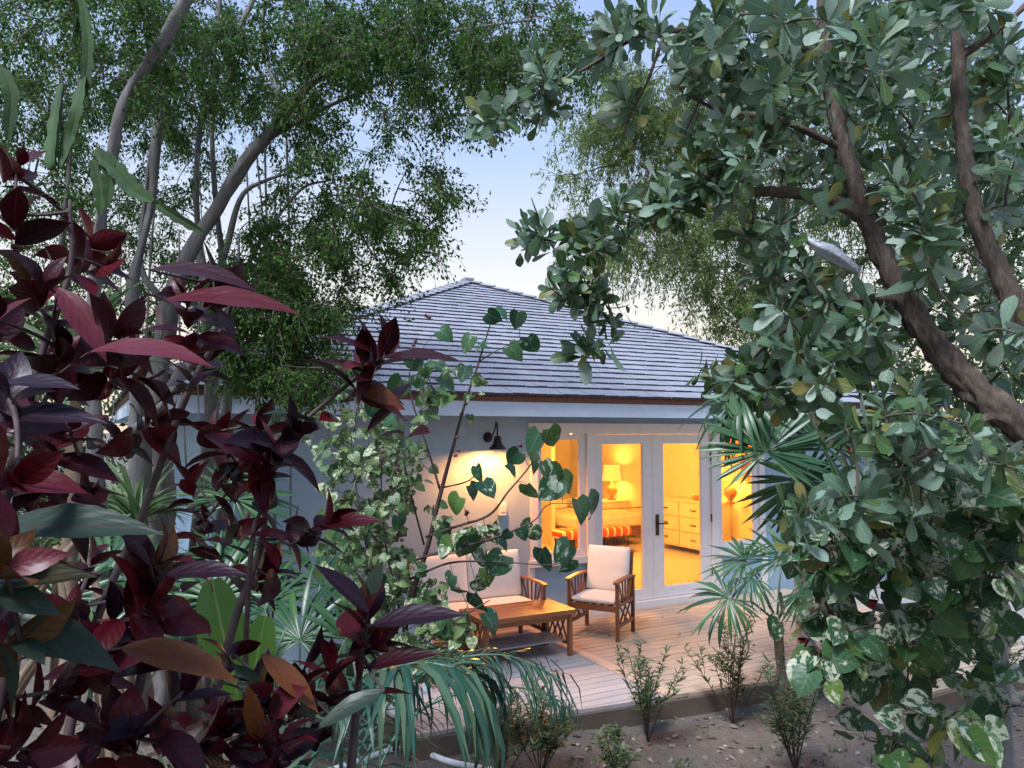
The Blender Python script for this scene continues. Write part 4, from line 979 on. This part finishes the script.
copperleaf('burgundy copperleaf shrub filling the upper left foreground with dark red leaves',
  [([(-60, 900, 1.15), (-20, 700, 1.2), (5, 500, 1.2), (40, 360, 1.25), (70, 270, 1.3), (70, 200, 1.3)], (.012, .011, .010, .008, .006, .005, .003)),
   ([(20, 900, 1.2), (90, 640, 1.3), (140, 520, 1.4), (185, 400, 1.4), (222, 330, 1.4), (240, 280, 1.35)], (.012, .010, .008, .007, .006, .005, .003))],
  [(15, 215, 66, 1.3, .3, .9, .35), (45, 285, 74, 1.25, .4, .7, .3), (92, 240, 54, 1.5, .5, .9, .5), (18, 165, 60, 1.35, .7, .5, .3), (105, 268, 60, 1.35, .9, .2, .5), (225, 292, 74, 1.3, .9, .5, .3), (185, 300, 72, 1.25, .2, .9, .45),
   (120, 335, 78, 1.15, .9, .1, .4), (60, 350, 74, 1.2, .2, .7, .3), (150, 380, 74, 1.25, .8, -.2, .3), (10, 400, 90, .95, .5, .4, .75), (70, 430, 74, 1.1, .6, .2, .35), (160, 420, 60, 1.4, .6, .0, .4),
   (15, 480, 96, .85, .9, .2, .5), (90, 490, 70, 1.15, .5, .3, .4), (205, 355, 60, 1.45, .4, .3, .2), (-5, 320, 80, 1.1, .5, .5, .3)], (-1.1, 1.3, 0),
  [(90, 352, 202, 330, 1.05, .905, .5), (58, 288, 108, 345, 1.1, .9, .4), (165, 300, 292, 286, 1.15, .55, .3), (150, 270, 250, 262, 1.2, .3, .4), (0, 385, 70, 372, .95, .84, .3), (-10, 420, 95, 400, .95, .84, .3)])
copperleaf('burgundy copperleaf shrub with purple sheen, lower left corner foreground',
  [([(60, 950, 1.1), (120, 760, 1.15), (150, 640, 1.2), (165, 570, 1.25)], (.012, .010, .009, .007, .004)), ([(-40, 900, .9), (0, 700, .95), (20, 560, .95)], (.011, .009, .007, .004))],
  [(160, 560, 80, 1.2, .5, .8, .78, 12), (150, 605, 80, 1.15, .9, .1, .5), (115, 650, 74, 1.15, .4, .3, .4), (5, 570, 100, .85, .9, .2, .93), (20, 640, 90, .9, .9, 0, .9), (60, 690, 84, 1.0, .5, .2, .35), (185, 690, 78, 1.1, .4, .5, .75), (130, 735, 80, 1.05, .4, .2, .4), (30, 750, 84, .95, .6, .3, .4), (200, 745, 70, 1.15, .6, 0, .6), (70, 610, 60, 1.3, .2, .2, .4), (90, 560, 50, 1.5, .3, .6, .4)], (-.6, 1.1, 0),
  [(-15, 532, 146, 503, .95, 1.0, .3), (-25, 590, 80, 556, .9, .96, .3), (-5, 612, 115, 652, .95, 1.0, .3), (122, 648, 232, 657, 1.05, .93, .4), (150, 565, 128, 532, 1.15, .8, .3), (165, 575, 238, 560, 1.15, .8, .3)])
copperleaf('burgundy copperleaf shrub whose long dark stem reaches right across the roof',
  [([(170, 900, 1.4), (210, 720, 1.45), (235, 620, 1.5), (262, 540, 1.55), (268, 470, 1.55), (290, 435, 1.55), (335, 395, 1.55), (384, 356, 1.55)], (.011, .010, .009, .008, .007, .006, .005, .004, .003)),
   ([(250, 560, 1.5), (290, 545, 1.5), (330, 520, 1.5)], (.006, .005, .004, .003))],
  [(384, 350, 78, 1.55, .7, .4, .25, 11), (366, 362, 62, 1.55, -.5, .4, .3, 4), (292, 430, 66, 1.5, .8, .6, .78, 13), (272, 450, 56, 1.5, .1, .9, .3), (262, 425, 48, 1.6, .3, 1, .5, 8), (215, 432, 54, 1.6, -.2, .9, .4, 10), (240, 470, 48, 1.7, .2, .4, .45), (330, 520, 56, 1.5, 1, .15, .35, 8), (300, 540, 48, 1.6, .6, -.2, .93, 6), (205, 520, 44, 1.8, .3, .8, .6), (240, 530, 40, 1.9, .5, .6, .88), (190, 480, 40, 1.8, 0, .7, .5), (270, 575, 50, 1.6, .7, .2, .4, 8)], (-.5, 1.5, 0),
  [(382, 358, 456, 348, 1.53, .2, .2), (378, 356, 327, 326, 1.53, .3, .3), (365, 372, 322, 354, 1.53, .2, .2), (372, 362, 356, 400, 1.53, .4, .3), (310, 530, 376, 508, 1.5, .5, .3)])
copperleaf('burgundy copperleaf shrub with glossy purple top leaves, nearest the coffee table',
  [([(330, 950, 1.25), (350, 780, 1.3), (358, 690, 1.35), (366, 620, 1.35)], (.011, .010, .008, .006, .004)), ([(260, 900, 1.2), (265, 760, 1.2), (262, 680, 1.25)], (.01, .008, .006, .003))],
  [(368, 605, 74, 1.35, .2, 1, .78, 9), (372, 640, 66, 1.35, .8, .3, .3, 6), (330, 668, 60, 1.3, -.2, .6, .4, 9), (300, 690, 66, 1.25, .2, .2, .4, 8), (262, 690, 62, 1.2, -.3, .5, .93, 6), (235, 655, 60, 1.3, .6, .3, .4, 7), (330, 715, 60, 1.25, .5, 0, .97, 4), (280, 740, 64, 1.15, .2, .4, .35, 8), (225, 715, 56, 1.2, .1, .6, .35, 7)], (.0, 1.2, 0),
  [(262, 655, 320, 702, 1.2, .93, .3), (385, 690, 312, 722, 1.2, 1.0, .2), (372, 625, 458, 600, 1.3, .84, .3), (368, 612, 325, 560, 1.3, .84, .3), (366, 668, 432, 642, 1.3, .2, .3), (260, 742, 248, 690, 1.15, .93, .1)])

# ---------------------------------------------------------------- fan palms
SEG = [(0, .004, 0), (.2, .018, .2), (.4, .034, .4), (.55, .04, .55), (.7, .032, .7), (.85, .018, .85), (1, .002, 1)]
def fan(lf, mbp, hub, crown, R, face, up, n=34, spread=2.35, droop=.7, rnd=None):
    face = np.array(face, float); face /= np.linalg.norm(face); up = np.array(up, float); up -= face*up.dot(face); up /= np.linalg.norm(up); sd = np.cross(face, up)
    for k in range(n):
        a = (k/(n-1)-.5)*2*spread
        d = up*math.cos(a)+sd*math.sin(a)
        d = d+face*.12*(1 if k % 2 else .8)+RG.normal(0, .045, 3)
        Lk = R*(1-.34*(abs(a)/spread)**2)*random.uniform(.82, 1.08)
        # hang by gravity: the upper side faces whichever way makes the tip fall
        nn = face+np.array([0, 0, .25]) + np.array([0, 0, 1.0])*.2
        lf.add(hub, d, nn, Lk, bend=droop*random.uniform(.5, 1.7), fold=.25, rnd=(random.random()*.9 if rnd is None else rnd))
    if mbp is not None:
        crown = np.array(crown); hub = np.array(hub); mbp.tube([crown, (crown+hub)/2+np.array([0, 0, .06]), hub], [.010, .008, .006], 6)
def palm(name, base, top, r, label, fronds, barkm, leafm, group=None, wob=.3):
    base = np.array(base, float); root = plant(name, base, label, 'palm', group)
    mb = MB(); mid = (base+top)/2; pts = curve_pts([base-[0, 0, .05], mid, top], 10); mb.tube(pts, lerp_rad(r, len(pts)), 14, wob=wob)
    adopt(mb.build('trunk', barkm), root)
    for (px, py, Y, R, face, up, n, droop) in fronds:
        hub = at(px, py, Y); mb = MB(); fan_l = Leaves(SEG)
        fan(fan_l, mb, hub, top, R*Y/F, face, up, n, droop=droop)
        f_ = fan_l.build('frond', leafm, root); st_ = mb.build('stalk', M['palm_leaf']); st_.parent = f_
        for p in (st_,): pass
    return root
pb = G(808, 664, GZ+.0); pb[2] = ground_z(pb[0], pb[1])
palm('thatch_palm', at(808, 668, 6.95)*[1, 1, 0]+[0, 0, GZ], at(796, 425, 6.85), (.085, .075, .07), 'tall fan palm with a smooth grey trunk standing at the deck edge before the doors',
  [(766, 452, 6.3, 84, (-.15, -1, .25), (.0, 0, 1), 44, .35), (742, 396, 6.5, 80, (-.5, -.5, .7), (-.8, -.2, .1), 26, 1.1), (738, 420, 6.7, 58, (-.6, -.4, .6), (-.8, 0, -.3), 20, 1.2), (818, 442, 6.6, 86, (.35, -.9, .2), (.4, 0, .9), 42, .6), (785, 388, 6.9, 80, (0, -.5, .9), (.1, 0, 1), 38, .6),
   (840, 405, 6.9, 80, (.6, -.4, .6), (.9, 0, .3), 36, .8), (800, 480, 6.8, 76, (.1, -1, -.1), (.2, 0, -1), 34, .4), (762, 372, 7.0, 72, (-.2, -.3, .9), (-.3, .3, .8), 34, .7)], M['bark_grey'], M['palm_leaf'], wob=.05)
b2 = at(786, 700, 6.2); b2[2] = GZ
palm('young_fan_palm', b2, at(777, 622, 6.15), (.024, .028, .036), 'short young fan palm with a shaggy brown trunk beside the grey palm trunk',
  [(728, 598, 5.9, 54, (-.3, -.8, .7), (-.5, 0, -.3), 24, .9), (752, 578, 6.1, 50, (-.4, -.25, .9), (-.7, 0, .3), 22, 1.0), (782, 560, 6.2, 58, (0, -.6, .7), (0, .1, 1), 28, .5), (810, 574, 6.2, 52, (.4, -.3, .8), (.8, 0, .3), 22, 1.0), (800, 592, 5.95, 50, (.3, -.9, .4), (.5, 0, -.3), 26, .5), (745, 560, 6.3, 50, (-.3, -.4, .8), (-.5, .3, .7), 26, .5)],
  M['fibre'], M['palm_leaf'], wob=1.2)
for (bx_, by_, bY, lab, fr_) in [
   (300, 745, 4.9, 'low fan palm with arching green fronds behind the burgundy leaves, near the white pipe', [(300, 640, 4.7, 84, (-.1, -.8, .5), (0, 0, 1), 34, .8), (345, 640, 4.6, 74, (.3, -.7, .5), (.7, 0, .5), 32, .9), (265, 610, 5.0, 78, (-.3, -.6, .6), (-.6, 0, .8), 32, .8), (320, 585, 5.1, 80, (.1, -.5, .7), (.2, .1, 1), 34, .7), (270, 670, 4.5, 60, (-.2, -.9, .3), (-.5, 0, -.2), 28, .6)]),
   (215, 735, 5.2, 'low fan palm growing against the pale fig trunks', [(215, 600, 5.1, 80, (-.1, -.8, .5), (0, 0, 1), 34, .6), (180, 640, 5.0, 70, (-.4, -.7, .5), (-.7, 0, .5), 30, .8), (240, 560, 5.3, 82, (.1, -.5, .7), (.3, .1, 1), 34, .7), (235, 500, 5.5, 76, (.1, -.7, .5), (.2, 0, 1), 34, .6)]),
   (80, 730, 4.4, 'low fan palm deep in the shade at the far left', [(60, 600, 4.3, 84, (0, -.8, .5), (-.2, 0, 1), 32, .8), (110, 570, 4.5, 80, (.2, -.7, .5), (.5, 0, .8), 32, .8), (20, 640, 4.2, 74, (-.3, -.7, .5), (-.6, 0, .5), 30, .8), (95, 640, 4.1, 60, (.2, -.9, .3), (.6, 0, -.2), 26, .6)])]:
    b_ = at(bx_, by_, bY); b_[2] = ground_z(b_[0], b_[1]); palm('low_fan_palm', b_, b_+[0, 0, .25], (.05, .05), lab, fr_, M['fibre'], M['palm_leaf'], 'low fan palms under the fig tree', 1.0)
# broad bright pleated frond
bf = at(252, 735, 4.1); bf[2] = ground_z(bf[0], bf[1]); pf = plant('pleated_palm', bf, 'young palm with broad bright green pleated leaves behind the burgundy shrubs', 'palm')
mb = MB(); mb.tube([bf, at(244, 700, 4.0)], .02, 7); adopt(mb.build('trunk', M['fibre']), pf)
PLE = [(0, .02, 0), (.15, .09, .15), (.4, .16, .42), (.65, .17, .7), (.85, .12, .9), (1, .06, 1)]
for px, py, tx, ty, sc_ in ((244, 720, 212, 600, 1.15), (246, 720, 262, 620, 1.0), (250, 720, 275, 650, .7)):
    a, b_ = at(px, py, 4.0), at(tx, ty, 3.95); lf = Leaves(PLE, 5); lf.add(a, b_-a, np.array([.15, -1, .2]), np.linalg.norm(b_-a)*sc_, bend=.35, fold=.12, wave=.03); lf.build('leaf', M['palm_bright'], pf)

# ---------------------------------------------------------------- striped strap plant behind, left
def strap_plant(name, px, py, Y, n, L, label, mat, cat='plant', group=None, hgt=0.0):
    b_ = at(px, py, Y); b_[2] = ground_z(b_[0], b_[1]); r = plant(name, b_, label, cat, group); lf = Leaves(ROW_STRAP)
    c = b_+[0, 0, hgt]
    if hgt: mb = MB(); mb.tube([b_, c], [.03, .025], 8, wob=.5); adopt(mb.build('stem', M['bark_tan']), r)
    for k in range(n):
        a = random.random()*6.28; el = random.uniform(.15, 1.1); d = np.array([math.cos(a)*math.sin(el), math.sin(a)*math.sin(el), math.cos(el)])
        lf.add(c+RG.normal(0, .02, 3), d, np.array([-math.cos(a)*math.cos(el), -math.sin(a)*math.cos(el), math.sin(el)]), L*random.uniform(.6, 1.1), bend=random.uniform(.5, 1.8), fold=.5)
    lf.build('leaves', mat, r); return r
strap_plant('strap_leaf_plant', 228, 700, 6.0, 90, .75, 'clump of pale striped strap leaves in front of the left house wall', M['striped_strap'], hgt=1.0)
strap_plant('strap_leaf_plant', 130, 700, 5.6, 70, .65, 'clump of pale striped strap leaves left of the fig trunks', M['striped_strap'], hgt=1.7)
strap_plant('strap_leaf_plant', 190, 745, 4.6, 70, .6, 'low clump of strap leaves at the foot of the fig trunks', M['striped_strap'])

# ---------------------------------------------------------------- arching feather palm in front of the deck
def feather(root, P, n, L, wd, label=None):
    mb = MB(); pts = curve_pts(P, 10); pts = [np.array(p) for p in pts]; mb.tube(pts, lerp_rad((.010, .007, .003), len(pts)), 6)
    lf = Leaves([(0, .012, 0), (.15, .03, .15), (.4, .034, .4), (.7, .026, .7), (1, .002, 1)]); A_ = np.array(pts)
    for k in range(n):
        q = .12+.88*k/n; idx = q*(len(pts)-1.01); i = int(idx); p = A_[i]+(A_[i+1]-A_[i])*(idx-i); t = A_[i+1]-A_[i]; t /= np.linalg.norm(t)
        for sg in (-1, 1):
            s_ = np.cross(t, [0, 0, 1]); s_ /= np.linalg.norm(s_); d = s_*sg*.62+t*.5+np.array([0, 0, .18])+RG.normal(0, .10, 3)
            lf.add(p, d, np.array([0, 0, 1.])+RG.normal(0, .15, 3), L*(1-.45*abs(q-.45))*random.uniform(.85, 1.1), bend=random.uniform(1.5, 2.2), fold=.35)
    o = lf.build('frond', M['areca_leaf'], root, width=wd); s2 = mb.build('rachis', M['areca_leaf']); s2.parent = o
ab = at(345, 790, 3.3); ab[2] = ground_z(ab[0], ab[1])
ar = plant('feather_palm', ab, 'arching feather palm with long drooping blue green leaflets in front of the deck', 'palm')
mb = MB(); mb.tube([ab, ab+[0, 0, .2]], [.04, .03], 9, wob=.6); adopt(mb.build('trunk', M['fibre']), ar)
t_ = ab+[0, 0, .2]
feather(ar, [t_, at(362, 700, 3.25), at(400, 666, 3.15), at(455, 668, 3.1), at(480, 690, 3.1)], 34, .56, .8)
feather(ar, [t_, at(380, 720, 3.5), at(430, 668, 3.5), at(500, 655, 3.5), at(556, 676, 3.5)], 46, .42, .5)
feather(ar, [t_, at(340, 720, 3.2), at(340, 680, 3.0), at(310, 680, 2.9)], 24, .36, .8)
feather(ar, [t_, at(400, 730, 3.7), at(470, 690, 3.8), at(535, 690, 3.8), at(565, 705, 3.8)], 28, .26, .6)

# ---------------------------------------------------------------- narrow leaved shrubs along the deck
SHR = [(648, 742, .52, 'low bushy narrow leaved shrub standing before the deck border board', 9), (733, 722, .55, 'taller narrow leaved shrub against the deck edge left of the young fan palm', 9), (796, 775, .55, 'narrow leaved shrub with dark upright stems right of the taller shrub', 10), (540, 780, .42, 'low narrow leaved shrub at the end of the drooping palm frond', 9),
       (905, 700, .60, 'narrow leaved shrub at the right deck edge behind the cream splashed leaves', 10), (985, 715, .60, 'narrow leaved shrub beside the smooth trunk at the far right', 9), (620, 795, .36, 'small narrow leaved shrub at the bottom edge of the soil bed', 6), (500, 785, .4, 'thin narrow leaved shrub among the drooping palm leaflets', 7)]
for px, py, H, lab, ns in SHR:
    b_ = G(px, py, GZ); b_[2] = ground_z(b_[0], b_[1]); r = plant('narrow_leaved_shrub', b_, lab, 'shrub', 'narrow leaved shrubs planted along the deck'); mb = MB(); lf = Leaves(ROW_LANCE)
    for k in range(ns):
        a = random.random()*6.28; sp = random.uniform(.05, .65); d = np.array([math.cos(a)*sp, math.sin(a)*sp, 1.]); h = H*random.uniform(.65, 1.15)*1.25
        P = [b_, b_+d*h*.5+RG.normal(0, .015, 3), b_+d*h+np.array([0, 0, -.02])]; pts = curve_pts(P, 7); mb.tube(pts, lerp_rad((.005, .0035, .002), len(pts)), 5)
        tips = [pts]
        for q in range(random.randint(1, 3)):
            i0 = random.randint(4, 11); s0 = pts[i0]; dd = np.array([random.gauss(0, .5), random.gauss(0, .5), 1.0]); e0 = s0+dd/np.linalg.norm(dd)*h*.4; sp_ = curve_pts([s0, (s0+e0)/2+RG.normal(0, .01, 3), e0], 5); mb.tube(sp_, .002, 4); tips.append(sp_)
        for ps in tips:
            for i, p in enumerate(ps):
                if i < len(ps)*.3: continue
                for q in range(4):
                    aa = random.random()*6.28; lf.add(np.array(p), np.array([math.cos(aa), math.sin(aa), random.uniform(.2, 1.2)]), np.array([0, 0, 1.])+RG.normal(0, .3, 3), random.uniform(.05, .095), bend=.5, fold=.2)
    adopt(mb.build('stems', M['twig_dark']), r); lf.build('foliage', M['oleander'], r)
# a few weeds in the soil
lf = Leaves(ROW_LANCE)
for _ in range(60):
    px, py = random.uniform(430, 1000), random.uniform(715, 780); c = G(px, py, GZ); c[2] = ground_z(c[0], c[1])
    for k in range(random.randint(3, 9)): lf.add(c+RG.normal(0, .02, 3), RG.normal(0, .5, 3)*[1, 1, 0]+[0, 0, 1], RG.normal(0, 1, 3), random.uniform(.03, .09), bend=.6, fold=.2)
tag(lf.build('weeds', M['oleander']), 'small green weeds sprouting in the bare soil', 'weeds', kind='stuff')

# ---------------------------------------------------------------- screw pine with prop roots, far left
kb = at(45, 730, 3.4); kb[2] = ground_z(kb[0], kb[1]); sp = plant('screw_pine', kb, 'screw pine with tan prop roots in the lower left corner behind burgundy leaves', 'tree')
mb = MB(); top = at(75, 470, 3.4); pts = curve_pts([at(70, 650, 3.4), at(68, 560, 3.4), top, at(70, 380, 3.4)], 6); mb.tube(pts, lerp_rad((.03, .035, .03), len(pts)), 10, wob=.6)
adopt(mb.build('trunk', M['bark_tan']), sp)
for k in range(12):
    a = random.random()*6.28; s0 = at(random.uniform(55, 85), random.uniform(520, 640), 3.4); e = kb+np.array([math.cos(a)*random.uniform(.15, .5), math.sin(a)*.3, 0]); e[2] = ground_z(e[0], e[1])-.02
    mb = MB(); pts = curve_pts([s0, s0+(e-s0)*[.7, .7, .35], e], 7); mb.tube(pts, lerp_rad((.014, .02, .016), len(pts)), 8, wob=.4); adopt(mb.build('prop_root', M['bark_tan']), sp)
lf = Leaves(ROW_STRAP)
for c0 in (at(70, 380, 3.4),):
    for k in range(70):
        a = random.random()*6.28; el = random.uniform(.2, 1.3); d = np.array([math.cos(a)*math.sin(el), math.sin(a)*math.sin(el), math.cos(el)])
        lf.add(c0, d, np.array([-math.cos(a)*math.cos(el), -math.sin(a)*math.cos(el), math.sin(el)]), random.uniform(.35, .65), bend=random.uniform(.5, 1.6), fold=.5)
lf.build('foliage', M['striped_strap'], sp)

# ---------------------------------------------------------------- climbing cactus, top left
cbp = at(60, 0, 2.4); ck = plant('climbing_cactus', (cbp[0], cbp[1], cbp[2]), 'climbing cactus with flat scalloped green stems hanging above the burgundy leaves', 'cactus')
for P, wd, mt in [([(80, -10, 2.3), (88, 40, 2.3), (86, 80, 2.3), (82, 102, 2.3)], .020, 0), ([(84, 76, 2.3), (78, 110, 2.25), (70, 140, 2.25), (60, 168, 2.2)], .024, 0), ([(62, 84, 2.3), (56, 120, 2.25), (52, 160, 2.2), (55, 170, 2.2)], .022, 0), ([(95, 150, 2.2), (115, 170, 2.2), (135, 192, 2.2), (153, 202, 2.2)], .030, 0), ([(158, 204, 2.2), (175, 215, 2.2), (203, 232, 2.2)], .018, 0), ([(105, 152, 2.2), (110, 175, 2.2), (108, 205, 2.2)], .022, 0), ([(92, 160, 2.2), (100, 190, 2.2), (100, 215, 2.2)], .02, 0), ([(-10, 60, 2.5), (10, 90, 2.5), (8, 140, 2.5)], .028, 0)]:
    pts = curve_pts([at(*p) for p in P], 8); n_ = len(pts); vs = []; fs = []; ang0 = random.random()
    for i, p in enumerate(pts):
        t = np.array(pts[min(i+1, n_-1)])-np.array(pts[max(i-1, 0)]); t /= np.linalg.norm(t); x = np.cross(t, [0, 1, 0]); x /= np.linalg.norm(x); y = np.cross(t, x)
        e = math.sin(PI*min(1, max(0, (i+.6)/(n_)))) ** .4
        for k in range(12):
            a = k*PI/6; lobe = 1.0 if k % 4 == 0 else (.34 if k % 2 else .22)
            sc = wd*lobe*e*(1+.16*math.sin(i*1.6)*(k % 4 == 0)); vs.append(np.array(p)+(x*math.cos(a+ang0)+y*math.sin(a+ang0)*.8)*sc)
    for i in range(n_-1):
        for k in range(12): fs.append((i*12+k, i*12+(k+1) % 12, (i+1)*12+(k+1) % 12, (i+1)*12+k))
    mb = MB(); mb.add(vs, fs); adopt(mb.build('stem_segment', M['cactus']), ck)

# ---------------------------------------------------------------- trees and hedges beyond
def bg_tree(lab, base, h, E_, leaf, n_l, r0=.12, sig=.35):
    base = np.array(base, float); r = plant('background_tree', base, lab, 'tree', 'trees beyond the garden'); mb = MB(); T = in_ellipses(E_)
    c = T.mean(0); pts = curve_pts([base, (base+c)/2+RG.normal(0, .1, 3), c], 6); mb.tube(pts, lerp_rad((r0, r0*.7, r0*.3), len(pts)), 8, wob=.4); grow(mb, pts, T, .006, .04, .1, 4, .1, 4)
    lf = Leaves([(0, .02, 0), (.5, .27, .5), (1, .01, 1)]); k = len(T)*n_l; P = np.repeat(T, n_l, 0)+RG.normal(0, sig, (k, 3))*[1, 1, .8]
    lf.add(P, norm(RG.normal(0, 1, (k, 3))+[0, 0, -.5]), norm(RG.normal(0, .7, (k, 3))+[0, 0, 1]), RG.uniform(.7, 1.3, k)*leaf, bend=.4, fold=.2)
    adopt(mb.build('trunk', M['bark_fig']), r); lf.build('crown', M['back_leaf'], r)
bg_tree('bushy green tree behind the screw pine at the far left edge', (-7.5, 11.5, GZ), 4, [(20, 420, 70, 110, 46, 10.5, 12.5), (70, 560, 90, 70, 40, 10, 12)], .10, 150)
bg_tree('bushy green tree between the fig trunks and the left house wall', (-5.0, 10.2, GZ), 3, [(150, 560, 60, 90, 36, 9.2, 10.6), (200, 640, 50, 40, 18, 8.6, 9.6)], .08, 140, .1, .3)
bg_tree('pale green tree beyond the right end of the house', (7.8, 12.5, GZ), 5, [(880, 480, 60, 60, 24, 12, 14), (960, 520, 80, 80, 34, 11, 14), (1010, 380, 60, 90, 26, 11, 14), (930, 380, 60, 50, 14, 12, 14)], .11, 140)
bg_tree('tall leafy tree high behind the silvery leaves at the right edge', (9, 14.5, GZ), 6, [(1000, 200, 70, 120, 34, 13.5, 15.5), (900, 90, 80, 70, 22, 13, 15.5)], .12, 130, .15, .4)
# ================================================================ SKY, LIGHT, CAMERA
w = bpy.data.worlds.new('World'); scene.world = w; w.use_nodes = True
nt = w.node_tree; bg = nt.nodes['Background']
sky = nt.nodes.new('ShaderNodeTexSky'); sky.sky_type = 'NISHITA'; sky.sun_disc = False
SUN_EL, SUN_AZ = math.radians(56), math.radians(215)
sky.sun_elevation = SUN_EL; sky.sun_rotation = SUN_AZ
sky.altitude = 0; sky.air_density = 1.0; sky.dust_density = .6; sky.ozone_density = 2.5
# dusk: the pale band along the horizon and the periwinkle above it, laid over the Nishita sky by elevation
tc = nt.nodes.new('ShaderNodeTexCoord'); sx_ = nt.nodes.new('ShaderNodeSeparateXYZ'); nt.links.new(tc.outputs['Generated'], sx_.inputs[0])
rp = ramp(nt, [(0, (1.0, .80, .58)), (.10, (.98, .89, .76)), (.19, (.90, .91, .93)), (.34, (.52, .67, .95)), (.58, (.35, .50, .88)), (1, (.30, .45, .82))])
nt.links.new(sx_.outputs[2], rp.inputs[0])
mpr = nt.nodes.new('ShaderNodeMapping'); mpr.inputs['Scale'].default_value = (1, 1, 3.2); nt.links.new(tc.outputs['Generated'], mpr.inputs[0])
cn = tex_noise(nt, 2.1, 6, mpr.outputs[0]); thin = mth(nt, 'MULTIPLY', mth(nt, 'MAXIMUM', mth(nt, 'SUBTRACT', cn, .5), 0.0), .7)
skc = mixc(nt, thin, rp.outputs[0], (.85, .84, .90))
m2 = mixc(nt, 1.0, sky.outputs[0], (.05, .05, .05), 'MULTIPLY')
nt.links.new(mixc(nt, .88, m2, skc), bg.inputs[0]); bg.inputs[1].default_value = .45
sl = bpy.data.lights.new('sun', 'SUN'); sl.energy = 1.9; sl.angle = math.radians(14); sl.color = (.90, .93, 1.0)
so = bpy.data.objects.new('sun', sl); COL.objects.link(so)
sd = Vector((math.sin(SUN_AZ)*math.cos(SUN_EL), math.cos(SUN_AZ)*math.cos(SUN_EL), math.sin(SUN_EL)))
so.rotation_euler = sd.to_track_quat('Z', 'Y').to_euler()
cam = bpy.data.cameras.new('camera'); co = bpy.data.objects.new('camera', cam); COL.objects.link(co)
cam.sensor_width = 36; cam.lens = 36*F/1024; cam.clip_start = .02; cam.clip_end = 3000
co.location = Vector(CAM); co.rotation_euler = (PI/2+PITCH, 0, 0); scene.camera = co
scene.view_settings.view_transform = 'Standard'; scene.view_settings.look = 'None'; scene.view_settings.gamma = 1
scene.view_settings.exposure = 1.42
scene.cycles.max_bounces = 6; scene.cycles.transparent_max_bounces = 8; scene.cycles.diffuse_bounces = 3
scene.cycles.sample_clamp_indirect = 4
